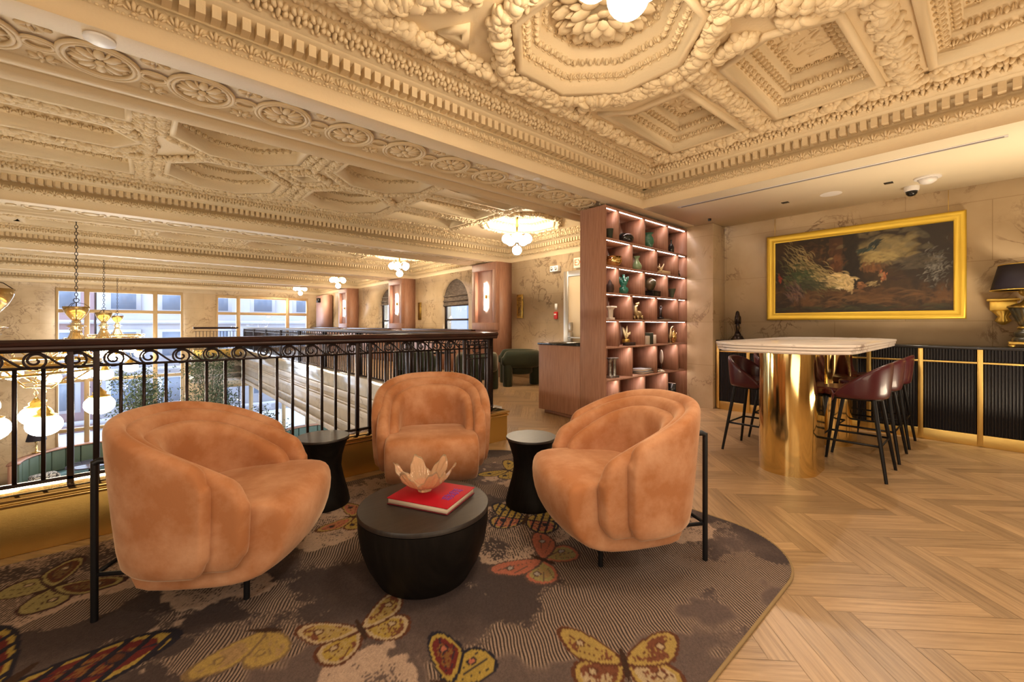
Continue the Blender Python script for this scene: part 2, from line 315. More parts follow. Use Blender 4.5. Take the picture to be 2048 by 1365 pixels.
# far windows: gilded mullions and panes
winframe = mat('bronzed_window_frame', (.50, .36, .20), .4, .4)
def far_window(i, x0, x1, z0, z1, mull, sash):
    w = empty('window_%d' % i, (0, FY, 0)); w['kind'] = 'structure'; m = MB()
    for x in (x0, x1-.07): m.box(x, x+.07, -.02, .12, z0, z1)
    for x in mull: m.box(x-.07, x+.07, -.03, .12, z0, z1)
    for z in [z0, z1-.12] + sash: m.box(x0, x1, -.01, .1, z, z+.12)
    m.build('window_frame', winframe, w, bevel=.01); MB().box(x0+.05, x1-.05, .05, .06, z0, z1).build('pane', pane, w)
far_window(1, -2.27, 1.23, GZ+.5, 2.5, [-1.5, .38], [1.63, -.85, -2.6])
far_window(2, 2.33, 5.93, .05, 2.45, [3.12, 5.05], [1.62])
far_window(3, 2.6, 5.9, GZ+.3, -1.35, [3.6, 4.9], [])
far_window(4, -6.9, -4.95, GZ+.5, 2.5, [-6.0], [1.63, -.85])
shade = mat('roman_shade', (0.10, 0.075, 0.06), .9, noise=((.19, .15, .12), 9, (1, 1, 4), .4, .6))
bronze = mat('bronze_frame', (.05, .035, .03), .4, .6)
for k, (a, b) in enumerate(ARCH):
    w = empty('window_%d' % (k+5), (WX, (a+b)/2, 0)); w['kind'] = 'structure'; h = (b-a)/2; m = MB()
    for z in (1.0, 1.32, 1.92): m.box(.13, .18, -h, h, z, z+.05)
    m.box(.13, .18, -h, -h+.07, 1, 2.3); m.box(.13, .18, h-.07, h, 1, 2.3)
    m.build('window_frame', bronze, w); MB().box(.155, .16, -h, h, 1.0, 2.48).build('pane', pane, w)
    m = MB(); pts = [p for p in arch(-h, h, 1.72 if k == 0 else 1.9, 1.78 if k == 0 else 1.92, 2.48)]
    m.add([(.09, p[0], p[1]) for p in pts] + [(.11, p[0], p[1]) for p in pts], [tuple(range(len(pts))), tuple(range(len(pts), 2*len(pts)))[::-1]] + [(i, (i+1) % len(pts), len(pts)+(i+1) % len(pts), len(pts)+i) for i in range(len(pts))])
    for z in (1.74, 1.86, 2.0): m.box(.06, .1, -h+.02, h-.02, z+.16*(k > 0), z+.03+.16*(k > 0))
    m.build('roman_shade', shade, w)
# pale buildings across the street
facade = mat('pale_facade', (0.50, 0.49, 0.54), .8); dkwin = mat('facade_window', (.16, .20, .28), .2); pinkf = mat('pink_facade', (.44, .30, .33), .8)
for i, (x0, x1, mt, lab) in enumerate([(-9, -1.9, pinkf, 'pinkish brick building across the street, left behind the tall window'), (-1.8, 4.5, facade, 'pale grey building across the street, seen through the windows'), (4.6, 12, facade, 'white building across the street behind the right far window')]):
    t = empty('building', ((x0+x1)/2, 31, 0), 0, lab, 'building'); hw = (x1-x0)/2
    MB().box(-hw, hw, 0, 4, GZ-.2, 9).build('wall', mt, t)
    for zi in range(4):
        z = -3.2 + zi*2.6
        MB().box(-hw, hw, -.2, 0, z-.75, z-.55).build('cornice', facade, t)
        for xi in range(3):
            x = -hw + (xi+.5)*2*hw/3; f = MB().box(x-.7, x+.7, -.1, 0, z-.1, z+1.55).build('window', facade, t)
            MB().box(x-.5, x+.5, -.14, -.1, z+.05, z+1.4).build('pane', dkwin, f)
struct(MB().box(-14, 20, FY+.4, 40, GZ-.3, GZ-.15).build('ground', mat('street_stone', (.6, .6, .62), .8)))
t = empty('building', (13, 12, 0), 0, 'pale building outside the arched windows', 'building'); MB().box(0, 3, -12, 14, GZ, 8).build('wall', facade, t)
for y in (-2.2, -.6, 1.4, 3.2, 5.5): MB().box(-.1, 0, y, y+.8, .8, 2.4).build('window', dkwin, t)
# ------------------------------------------------------------------ ceiling: beams, cornices and coffers
ZF = 3.06
def prof_band(m, path, prof, closed=True):
    """sweep an (inset,z) profile round a closed polygon path (counter-clockwise, inset goes inward)"""
    n = len(path); P = np.array(path, float); dirs = []
    for i in range(n):
        a = P[(i+1) % n]-P[i]; a /= np.linalg.norm(a); dirs.append(a)
    V = []
    for d, z in prof:
        for i in range(n):
            a, b = dirs[i-1], dirs[i]; n1 = np.array([-a[1], a[0]]); n2 = np.array([-b[1], b[0]]); bi = n1+n2; bi = bi/(bi @ n1) if abs(bi @ n1) > .05 else n1
            q = P[i]+bi*d; V.append((q[0], q[1], z))
    F = []
    for j in range(len(prof)-1):
        for i in range(n): F.append((j*n+i, (j+1)*n+i, (j+1)*n+(i+1) % n, j*n+(i+1) % n))
    m.add(V, F); return [tuple(v[:2]) for v in V[-n:]]
def inset(path, d):
    n = len(path); P = np.array(path, float); out = []
    for i in range(n):
        a = P[i]-P[i-1]; a /= np.linalg.norm(a); b = P[(i+1) % n]-P[i]; b /= np.linalg.norm(b)
        n1 = np.array([-a[1], a[0]]); n2 = np.array([-b[1], b[0]]); bi = n1+n2; bi = bi/(bi @ n1) if abs(bi @ n1) > .05 else n1
        out.append(tuple(P[i]+bi*d))
    return out
def along(path, d, pitch, fn, closed=True):
    """call fn(point, tangent angle) at regular steps along the inset path"""
    p = inset(path, d)
    for i in range(len(p)):
        a = np.array(p[i]); b = np.array(p[(i+1) % len(p)]); L = np.linalg.norm(b-a); k = max(1, int(round(L/pitch)))
        if L < pitch*.6: continue
        ang = math.atan2(b[1]-a[1], b[0]-a[0])
        for j in range(k): q = a+(b-a)*(j+.5)/k; fn(q, ang)
def rel(els, nu=7, nv=4):
    V = []; F = []; n = 0; sv, sf = sphere(nu, nv)
    for (c, r, rz) in els:
        vv = (sv*np.array(r)) @ rotm(0, 0, rz).T + np.array(c); V.append(vv); F += [tuple(q+n for q in f) for f in sf]; n += len(vv)
    return np.concatenate(V), F
# relief units, local x along the band, y across it (towards the opening is -), z out of the surface (downwards = -z)
leafU = rel([((0, .004, -.004), (.010, .026, .014), 0), ((-.017, .002, -.002), (.008, .022, .012), .45), ((.017, .002, -.002), (.008, .022, .012), -.45), ((-.030, -.010, 0), (.007, .016, .010), .9), ((.030, -.010, 0), (.007, .016, .010), -.9), ((0, -.028, -.004), (.011, .010, .012), 0)])
eggU = rel([((0, 0, -.004), (.014, .022, .018), 0), ((-.024, .003, 0), (.0055, .026, .012), .18), ((.024, .003, 0), (.0055, .026, .012), -.18), ((0, -.026, 0), (.02, .005, .010), 0)])
acanU = rel([((0, .03, 0), (.016, .022, .026), 0), ((-.024, .018, 0), (.016, .024, .02), .5), ((.024, .018, 0), (.016, .024, .02), -.5), ((-.033, -.012, 0), (.016, .02, .018), .2), ((.033, -.012, 0), (.016, .02, .018), -.2), ((0, -.01, -.004), (.012, .035, .02), 0), ((-.014, -.04, 0), (.012, .016, .016), .4), ((.014, -.04, 0), (.012, .016, .016), -.4)])
flowU = rel([((.03*math.cos(a), .03*math.sin(a), 0), (.022, .012, .012), a) for a in np.linspace(0, 2*PI, 6, endpoint=False)] + [((0, 0, -.006), (.012, .012, .014), 0)])
fruit = [sphere(7, 5), sphere(6, 4)]
def slope_unit(mb, unit, q, z, ang, tilt=0.0, s=1.0):
    # tilt: rotation of the band surface about its tangent, 0 = faces down, PI/2 = faces the opening
    M = rotm(0, 0, ang) @ rotm(tilt, 0, 0) @ np.diag((s, s, s*1.55)); mb.add(unit[0], unit[1], M, (q[0], q[1], z))
TP = [(0, C), (0, C+.105), (.012, C+.105), (.045, C+.19), (.02, C+.195), (.02, C+.285), (.115, C+.285), (.115, C+.31), (.125, C+.31), (.15, C+.36), (.235, C+.395), (.25, C+.395), (.25, ZF), (.34, ZF)]
def cornice(i, path, level):
    m = MB(); prof_band(m, path, TP); struct(m.build('trim_%d' % i, plaster))
    o = MB()
    dV, dF = np.array([(x, y, z) for x in (-.021, .021) for y in (-.002, .078) for z in (0, .071)]), [(0, 1, 3, 2), (4, 6, 7, 5), (0, 4, 5, 1), (2, 3, 7, 6), (0, 2, 6, 4), (1, 5, 7, 3)]
    along(path, .02, .07, lambda q, a: o.add(dV, dF, rotm(0, 0, a), (q[0], q[1], C+.214)))
    along(path, .03, .085 if level < 2 else .12, lambda q, a: slope_unit(o, leafU, q, C+.148, a, 1.1, 1.1))
    if level < 3:
        along(path, .185, .105, lambda q, a: slope_unit(o, acanU, q, C+.365, a, .55, 1.15))
        along(path, .012, .024 if level == 0 else .05, lambda q, a: o.add(*rel1(.008), None, (q[0], q[1], C+.108)))
    if level == 0:
        rr = random.Random(3)
        def roll(q, a):
            s = rr.uniform(.015, .028); M = rotm(rr.random()*3, rr.random()*3, rr.random()*3) * np.array([s*1.3, s, s*.9]); o.add(sphere(6, 4)[0], sphere(6, 4)[1], M, (q[0]+rr.uniform(-.008, .008), q[1]+rr.uniform(-.008, .008), ZF-.012))
        along(path, .285, .022, roll)
    else: along(path, .30, .13, lambda q, a: slope_unit(o, flowU, q, ZF-.004, a, 0, 1.3))
    struct(o.build('trim_%d' % (i+1), plaster, smooth=True, angle=50))
_r1 = {}
def rel1(r):
    if r not in _r1: _r1[r] = (sphere(6, 4)[0]*r, sphere(6, 4)[1])
    return _r1[r]
CPB = [(-.002, ZF), (-.002, ZF-.03), (.045, ZF-.03), (.045, ZF+.055), (.055, ZF+.06), (.115, ZF+.10), (.115, ZF+.135), (.175, ZF+.17), (.175, ZF+.235), (.19, ZF+.24), (.23, ZF+.25), (.245, ZF+.245)]
def coffers(i, holes, outer, level, garl=True):
    CP = [(a, ZF+(z-ZF)*(1.0 if level == 0 or z < ZF else 1.45)) for a, z in CPB]; KZ = 1.0 if level == 0 else 1.45
    """field of the ceiling with recessed coffers, plus relief and fruit garlands on the ribs"""
    polys = [[Vector((a, b, 0)) for a, b in outer]] + [[Vector((a, b, 0)) for a, b in h] for h in holes]
    tri = tessellate_polygon(polys); flat = [p for pl in polys for p in pl]
    m = MB(); m.add([(p.x, p.y, ZF) for p in flat], [tuple(t) for t in tri])
    for h in holes:
        small = min(np.linalg.norm(np.array(h[k])-np.array(h[k-1])) for k in range(len(h))) < .3 and len(h) < 5
        prof = CP[:6] if small else CP
        last = prof_band(m, h, prof); k = len(last); m.add([(a, b, prof[-1][1]) for a, b in last], [tuple(range(k))])
    struct(m.build('trim_%d' % i, plaster, recalc=False))
    o = MB(); rr = random.Random(i)
    for h in holes:
        if len(h) < 4: continue
        along(h, .085, .075 if level < 2 else .11, lambda q, a: slope_unit(o, leafU, q, ZF+.075*KZ, a, .5, .95 if level < 2 else 1.3))
        if level < 2:
            along(h, .145, .062, lambda q, a: slope_unit(o, eggU, q, ZF+.148*KZ, a, .5, 1.0))
            along(h, .21, .07, lambda q, a: slope_unit(o, leafU, q, ZF+.24*KZ, a, .35, .7))
        c = np.mean(np.array(h), 0)
        if len(h) == 8:
            ros = rosette; o.add(ros[0], ros[1], rotm(0, 0, rr.random())*1.25, (c[0], c[1], ZF+.235*KZ))
        elif level < 2:
            r = np.array(h); ext = (r.max(0)-r.min(0))/2-.26
            for _ in range(70 if level == 0 else 25):
                p = (c[0]+rr.uniform(-1, 1)*ext[0], c[1]+rr.uniform(-1, 1)*ext[1], ZF+.245*KZ); s = rr.uniform(.012, .03)
                o.add(sphere(7, 4)[0], sphere(7, 4)[1], rotm(0, 0, rr.random()*6) * np.array([s*1.9, s*.7, s*.5]), p)
    struct(o.build('trim_%d' % (i+1), plaster, smooth=True, angle=50))
def rosette_mesh():
    V = []; F = []; n = 0; rr = random.Random(2)
    def put(r, s, k, z, w, ph=0):
        nonlocal n
        for a in np.linspace(0, 2*PI, k, endpoint=False):
            a += ph; sv, sf = sphere(9, 6); M = rotm(0, 0, a) @ rotm(0, .35, 0) * np.array([s, w, s*.30]); vv = sv @ M.T + np.array((r*math.cos(a), r*math.sin(a), z)); V.append(vv); F.extend([tuple(q+n for q in f) for f in sf]); n += len(vv)
    put(.19, .085, 12, -.01, .045); put(.145, .06, 18, -.04, .016, .1); put(.12, .06, 9, -.055, .045, .2); put(.065, .045, 7, -.085, .036); put(0, .03, 1, -.10, .03); put(.245, .03, 30, -.005, .018)
    return np.concatenate(V), F
rosette = rosette_mesh()
def octo(cx, cy, ap):
    R = ap/math.cos(PI/8); return [(cx+R*math.cos(PI/8+k*PI/4), cy+R*math.sin(PI/8+k*PI/4)) for k in range(8)]
def garland(i, segs, r0, dens, off=0.0, name=None):
    o = MB(); rr = random.Random(i)
    for (a, b) in segs:
        a = np.array(a, float); b = np.array(b, float); L = np.linalg.norm(b-a); t = (b-a)/max(L, 1e-6); nrm = np.array([-t[1], t[0]])
        for _ in range(int(L*dens)):
            q = a+(b-a)*rr.random(); d = rr.gauss(0, r0*.55); d = max(-r0, min(r0, d)); p = q+nrm*d; s = rr.uniform(.34, .80)*r0*(1-.3*abs(d)/r0)
            el = rr.random(); sc = np.array([s*(1.5 if el > .6 else 1), s*(.62 if el > .6 else 1), s*.9])
            pr_ = sphere(9, 6) if r0 > .05 else sphere(6, 4)
            o.add(pr_[0], pr_[1], rotm(rr.uniform(-.4, .4), rr.uniform(-.5, .5), rr.random()*6)*sc, (p[0], p[1], ZF-.012-(r0-abs(d))*.55*rr.random()))
    struct(o.build('trim_%d' % i, plaster, smooth=True))
# near bay
nb = [(-2.9, -2.9), (4.70, -2.9), (4.70, 2.88), (-2.9, 2.88)]; cornice(1, nb, 0)
fo = inset(nb, .34)
oc = [octo(2.28, 1.69, .585), octo(.71, 1.69, .585), octo(-.86, 1.69, .585), octo(2.31, .33, .56), octo(.72, .33, .56), octo(-.87, .33, .56)]
A = [(3.05, 2.22), (3.05, 2.05), (3.20, 1.66), (3.22, 1.55), (4.30, 1.50), (4.30, 2.22)]
cof0 = oc + [[(2.99, 2.27), (3.19, 2.05), (3.19, 1.58), (4.27, 1.53), (4.27, 2.27)], [(2.98, .96), (3.10, .58), (4.27, .54), (4.27, 1.29), (3.12, 1.30)], [(3.10, -.42), (4.27, -.42), (4.27, .30), (3.10, .30)], [(-2.5, 1.2), (-1.65, 1.2), (-1.65, 2.3), (-2.5, 2.3)], [(-2.5, -.2), (-1.65, -.2), (-1.65, .9), (-2.5, .9)], [(-2.4, -2.3), (.6, -2.3), (.6, -.6), (-2.4, -.6)], [(.9, -2.3), (4.2, -2.3), (4.2, -.7), (.9, -.7)],
    [(1.40, 2.30), (1.515, 2.12), (1.63, 2.30)], [(-.19, 2.30), (-.075, 2.12), (.04, 2.30)]]
cof0 = [h if sum((h[k-1][0]*h[k][1]-h[k][0]*h[k-1][1]) for k in range(len(h))) > 0 else h[::-1] for h in cof0]
coffers(3, cof0, fo, 0)
segs = []
for h in oc[:5]:
    p = inset(h, -.085); segs += [(p[k], p[(k+1) % 8]) for k in range(8)]
segs += [((3.02, 1.44), (4.34, 1.41)), ((3.0, .43), (4.34, .42)), ((2.5, 2.42), (4.36, 2.40)), ((4.37, 2.42), (4.37, -.6)), ((-2.5, 2.43), (2.5, 2.43)), ((3.0, 1.44), (2.92, 1.0)), ((3.1, 1.5), (2.78, 2.3)), ((2.95, .85), (3.02, .45))]
garland(5, segs, .066, 210)
# bays over the atrium
for k in range(4):
    y0 = BEAM[k]+BW; y1 = BEAM[k+1] if k < 3 else FY-.012
    pth = [(-6.9, y0), (WX-.01, y0), (WX-.01, y1), (-6.9, y1)]; cornice(10+k*6, pth, 1 if k < 2 else 2)
    f = inset(pth, .34); yc = (y0+y1)/2; hs = []
    for cx in (.78, 2.31):
        for dy in (-.68, .68): hs.append(octo(cx, yc+dy, .58))
    hs.append(octo(5.2, yc, .62))
    if k < 2: hs += [[(1.545-.20, yc), (1.545, yc-.17), (1.545+.20, yc), (1.545, yc+.17)], [(1.545-.13, yc+1.20), (1.545, yc+.99), (1.545+.13, yc+1.20)], [(1.545-.13, yc-1.20), (1.545+.13, yc-1.20), (1.545, yc-.99)]]
    for z0 in (-1.15, -.34, .5): hs.append([(3.05, yc+z0), (4.4, yc+z0), (4.4, yc+z0+.62), (3.05, yc+z0+.62)])
    for xs in (-1.62, -3.4, -5.2): 
        for z0 in (-1.2, -.34, .55):
            a, b, c_, d = xs, xs+1.55, yc+z0, yc+z0+.66
            hs.append([(a, c_), (b, c_), (b, d), (a, d)] if z0 != -.34 else [(a-.08, (c_+d)/2), (a+.15, c_), (b-.15, c_), (b+.08, (c_+d)/2), (b-.15, d), (a+.15, d)])
    if k == 3: hs = hs[:5]
    coffers(11+k*6+1, hs, f, 1 if k == 0 else 2)
    sg = []
    if k < 2: sg += [((-5, yc+s_*.43), (.1, yc+s_*.43)) for s_ in (-1, 1)] + [((3.0, yc+s_), (4.5, yc+s_)) for s_ in (-.43, .39)] + [((.05, yc-1.3), (.05, yc+1.3)), ((2.97, yc-1.3), (2.97, yc+1.3)), ((4.5, yc-1.3), (4.5, yc+1.3)), ((1.545, yc+.35), (1.545, yc+.9)), ((1.545, yc-.35), (1.545, yc-.9))]
    for h in hs[:9 if k else 20]:
        p = inset(h, -.06); sg += [(p[j], p[(j+1) % len(p)]) for j in range(len(p))]
    garland(14+k*6, sg, .05 if k == 0 else .06, 230 if k == 0 else 90)
# beams
for k, yb in enumerate(BEAM):
    x1 = WX; m = MB(); m.box(-6.95 if k else -3.0, x1, yb, yb+.17, C, C+.5) if False else None
    xa = -3.0 if k == 0 else -6.95
    prof = [(0, C), (.17, C), (.175, C+.008), (.18, C+.035), (.66, C+.035), (.665, C+.008), (.69, C-.0), (.72, C+.006), (.80, C+.03), (.82, C+.03), (.82, C), (.96, C)]
    V = [(xa, yb+d, z) for d, z in prof] + [(x1, yb+d, z) for d, z in prof]; n = len(prof)
    m.add(V, [(j, j+1, n+j+1, n+j) for j in range(n-1)]); struct(m.build('trim_%d' % (40+k*3), plaster))
    if k < 3:
        o = MB(); yc = yb+.42; zc = C+.03; P = .464; x = xa+.4 if k else -2.96
        if k == 0: x = .286-P*7
        while x < (WX-.3):
            def ring(cx, rx, ry, w, r):
                for s_ in (0, 1):
                    rr_ = r; o.tube([(cx+(rx+s_*w)*math.cos(a), yc+(ry+s_*w)*math.sin(a), zc-.006) for a in np.linspace(0, 2*PI, 25 if k else 33)[:-1]], rr_, 6 if k == 0 else 4, True)
            if k == 0:
                ring(x, .145, .165, .022, .012); ring(x+P/2, .055, .045, .018, .009)
                for a in np.linspace(0, 2*PI, 8, endpoint=False):
                    M = rotm(0, 0, a) * np.array([.055, .026, .016]); o.add(sphere(8, 5)[0], sphere(8, 5)[1], M, (x+.075*math.cos(a), yc+.078*math.sin(a), zc-.004))
                    M = rotm(0, 0, a+PI/8) * np.array([.05, .008, .014]); o.add(sphere(6, 4)[0], sphere(6, 4)[1], M, (x+.085*math.cos(a+PI/8), yc+.09*math.sin(a+PI/8), zc))
                o.ell((x, yc, zc-.012), (.024, .024, .016), 8, 5)
                for sx, sy in ((1, 1), (1, -1)):
                    for q in range(7):
                        a = q*.9; M = rotm(0, 0, a)*np.array([.032, .012, .014]); o.add(sphere(6, 4)[0], sphere(6, 4)[1], M, (x+P/2+.04*math.cos(a), yc+sy*(.165+.028*math.sin(a)), zc))
            else: o.tube([(x+.14*math.cos(a), yc+.16*math.sin(a), zc) for a in np.linspace(0, 2*PI, 17)[:-1]], .014, 4, True); o.ell((x, yc, zc), (.09, .1, .014), 8, 4); o.ell((x+P/2, yc, zc), (.05, .05, .014), 6, 4)
            x += P
        struct(o.build('trim_%d' % (41+k*3), plaster, smooth=True))
m = MB(); m.box(-3.0, 4.70, -3.0, -2.9, C, 3.1); m.box(-3.0, -2.9, -3.0, 2.88, C, 3.1); m.box(-3.2, WX+.4, -3.2, 3.2, 3.52, 3.6); m.box(LX-.3, WX+.4, 3.2, FY+.4, 3.52, 3.6); struct(m.build('ceiling', plaster))
struct(MB().box(4.706, WX, -3.0, 2.875, C, C+.02).build('ceiling', flatp))
# ------------------------------------------------------------------ railing and curb at the edge of the balcony
def railing(name, x0, x1, label, z=0, panel=True, maxb=100, curbz=.30):
    """runs along local x; handrail, wave scrolls, balusters, posts"""
    t = empty(name, (0, 0, 0), 0, label, 'railing')
    m = MB(); P = [(-.042, 1.058), (-.052, 1.068), (-.05, 1.08), (-.062, 1.088), (-.066, 1.105), (-.05, 1.118), (.05, 1.118), (.066, 1.105), (.062, 1.088), (.05, 1.08), (.052, 1.068), (.042, 1.058)]; n = len(P)
    m.add([(x0-.03, a, b) for a, b in P] + [(x1+.03, a, b) for a, b in P], [(i, (i+1) % n, n+(i+1) % n, n+i) for i in range(n)] + [tuple(range(n))[::-1], tuple(range(n, 2*n))]); m.build('handrail', railwood, t, smooth=True, angle=30, recalc=True)
    m = MB(); m.box(x0, x1, -.012, .012, 1.047, 1.060); m.build('top_bar', iron, t)
    m = MB(); m.box(x0, x1, -.011, .011, .956, .969); m.build('middle_bar', iron, t)
    m = MB(); m.box(x0, x1, -.014, .014, curbz+.028, curbz+.046); m.build('bottom_bar', iron, t)
    return t
def scroll_pts(x, P=.158):
    z = 1.003; pts = []
    for a in np.linspace(0, 1, 40):
        th = -2.6*PI*a + 1.35*PI; r = .042*(1-a)**.8 + .006; pts.append((x+.02+r*math.cos(th)*1.05, z+.006*a + r*math.sin(th)*.98))
    tail = []
    for a in np.linspace(0, 1, 14): tail.append((x+.02-.042*.6 + 0, z)) if False else None
    s = pts[0]; 
    # long S stroke coming from the next scroll's foot over the top
    top = [(x+.02+.043*math.cos(b), z+.043*math.sin(b)) for b in np.linspace(1.35*PI, .5*PI, 12)]
    run = [(x+.02+u*(P-.03), z+.043-.082*(3*u*u-2*u**3)) for u in np.linspace(0, 1, 14)[1:]]
    sp = [(x+.02+(.043*(1-a)**.75+.005)*math.cos(1.35*PI+2.9*PI*a), z+(.043*(1-a)**.75+.005)*math.sin(1.35*PI+2.9*PI*a)) for a in np.linspace(0, 1, 36)]
    return [(p[0], 0, p[1]) for p in run[::-1]] + [(p[0], 0, p[1]) for p in top[::-1]] + [(p[0], 0, p[1]) for p in sp[1:]]
near = railing('iron_railing', -1.75, 2.75, 'near dark iron railing with wave scrolls and polished brown handrail, behind the armchairs')
near.location = (0, 3.45, 0)
m = MB(); m.tube(scroll_pts(0), .0062, 6, up=(0, 1, 0)); sc0 = m.build('scroll', iron, near, smooth=True); sc0.location = (-1.72, 0, 0)
def dup(o, parent, loc):
    c = o.copy(); COL.objects.link(c); c.parent = parent; c.location = loc; CH.setdefault(parent.name, []).append(c); return c
k = 1
while -1.72+.1575*k < 2.28: dup(sc0, near, (-1.72+.1575*k, 0, 0)); k += 1
ba = MB().box(-.0085, .0085, -.0085, .0085, .345, .957).build('baluster', iron, near); ba.location = (-1.749, 0, 0)
i = 0; xs = [-.514-.1035*j for j in range(12, 0, -1)] + [-.514+.1045*j for j in range(29)]
posts = [-.306, -.201, 1.33, 1.435, 2.40]
for x in xs:
    if x > 2.3 or any(abs(x-p) < .04 for p in posts): continue
    if i == 0: ba.location = (x, 0, 0)
    else: dup(ba, near, (x, 0, 0))
    i += 1
po = MB().box(-.014, .014, -.014, .014, .305, 1.05).build('post', iron, near, bevel=.002); po.location = (posts[0], 0, 0)
for x in posts[1:] + [2.70]: dup(po, near, (x, 0, 0))
m = MB()  # ornamental end panel
for x in (2.44, 2.66): m.box(x-.006, x+.006, -.007, .007, .35, 1.04)
for z in (.90, 1.0, 1.03, .86): m.box(2.42, 2.68, -.006, .006, z-.005, z+.005)
for x in (2.52, 2.58): m.box(x-.005, x+.005, -.005, .005, .6, 1.03)
m.tube([(2.55+.05*math.cos(a), 0, .95+.035*math.sin(a)) for a in np.linspace(0, 2*PI, 20)[:-1]], .005, 6, True)
m.tube([(2.47+.03*math.sin(a*3), 0, .4+.45*a) for a in np.linspace(0, 1, 20)], .006, 6); m.tube([(2.63-.03*math.sin(a*3), 0, .4+.45*a) for a in np.linspace(0, 1, 20)], .006, 6)
m.build('end_panel', iron, near, smooth=True)
def curb(label, x0, x1, y0, y1, end=False):
    t = empty('brass_curb', ((x0+x1)/2, (y0+y1)/2, 0), 0, label, 'curb'); hx, hy = (x1-x0)/2, (y1-y0)/2
    MB().box(-hx, hx, -hy, hy, .002, .285).build('panel', brassb, t, bevel=.004)
    m = MB(); m.box(-hx-.012, hx+.012, -hy-.012, hy+.012, .255, .275); m.box(-hx-.02, hx+.02, -hy-.02, hy+.02, .285, .305); m.build('moulding', brass, t, bevel=.006)
    return t
curb('long low brass curb under the near railing, left of the middle armchair', -1.9, 2.86, 3.335, 3.53)
# right balcony edge: pale marble fascia, brass coping and a long railing
struct(MB().box(2.80, BX, 3.53, 18.8, -.87, 0).build('wall_balcony', palestone)); struct(MB().box(1.37, BX, 18.72, 18.8, -.87, 0).build('wall_balcony', palestone))
m = MB()
for z0, z1, d in ((-.12, 0, .05), (-.34, -.24, .06), (-.24, -.20, .03), (-.62, -.56, .03), (-.87, -.76, .05)): m.box(2.80-d, 2.80, 3.53, 18.72, z0, z1); m.box(1.37-d, 2.80, 18.72-d, 18.72, z0, z1)
struct(m.build('trim_60', palestone, bevel=.008)); struct(MB().box(BX, WX, 3.53, FY, -.87, -.80).build('ceiling', flatp)); struct(MB().box(1.37, BX, 18.8, FY, -.87, -.80).build('ceiling', flatp))
mirror = mat('marble_coping', (.62, .60, .58), .08, noise=((.35, .36, .38), 3, (1, 1, 1), .45, .7), coat=.6)
struct(MB().box(2.78, 2.98, 3.56, 18.8, 0, .30).build('trim_61', mirror, bevel=.006)); struct(MB().box(1.37, 2.98, 18.8, 18.98, 0, .30).build('trim_62', brassb, bevel=.006))
side = railing('iron_railing', 0, 15.2, 'long dark iron railing running away along the right side of the atrium', curbz=.28); side.location = (2.87, 3.6, 0); side.rotation_euler = (0, 0, PI/2)
b2 = MB().box(-.008, .008, -.008, .008, .33, .957).build('baluster', iron, side); b2.location = (.12, 0, 0)
for j in range(1, 100): dup(b2, side, (.12+.103*j, 0, 0))
m = MB(); [m.box(.12+.103*j-.008, .12+.103*j+.008, -.008, .008, .33, .957) for j in range(100, 146)]; m.build('baluster', iron, side)['kind'] = 'stuff'
m = MB(); m.tube(scroll_pts(0), .0062, 5, up=(0, 1, 0)); s2 = m.build('scroll', iron, side); s2.location = (.1, 0, 0)
for j in range(1, 95): dup(s2, side, (.1+.158*j, 0, 0))
p2 = MB().box(-.02, .02, -.02, .02, .30, 1.05).build('post', iron, side); p2.location = (.03, 0, 0)
for j in range(1, 9): dup(p2, side, (1.85*j, 0, 0)); dup(p2, side, (1.85*j+.12, 0, 0))
far = railing('iron_railing', 0, 1.30, 'short far iron railing in front of the marble pier between the far windows', curbz=.28); far.location = (1.40, 18.86, 0)
for j in range(13):
    if j == 0: f0 = MB().box(-.008, .008, -.008, .008, .33, .957).build('baluster', iron, far); f0.location = (.05, 0, 0)
    else: dup(f0, far, (.05+.103*j, 0, 0))
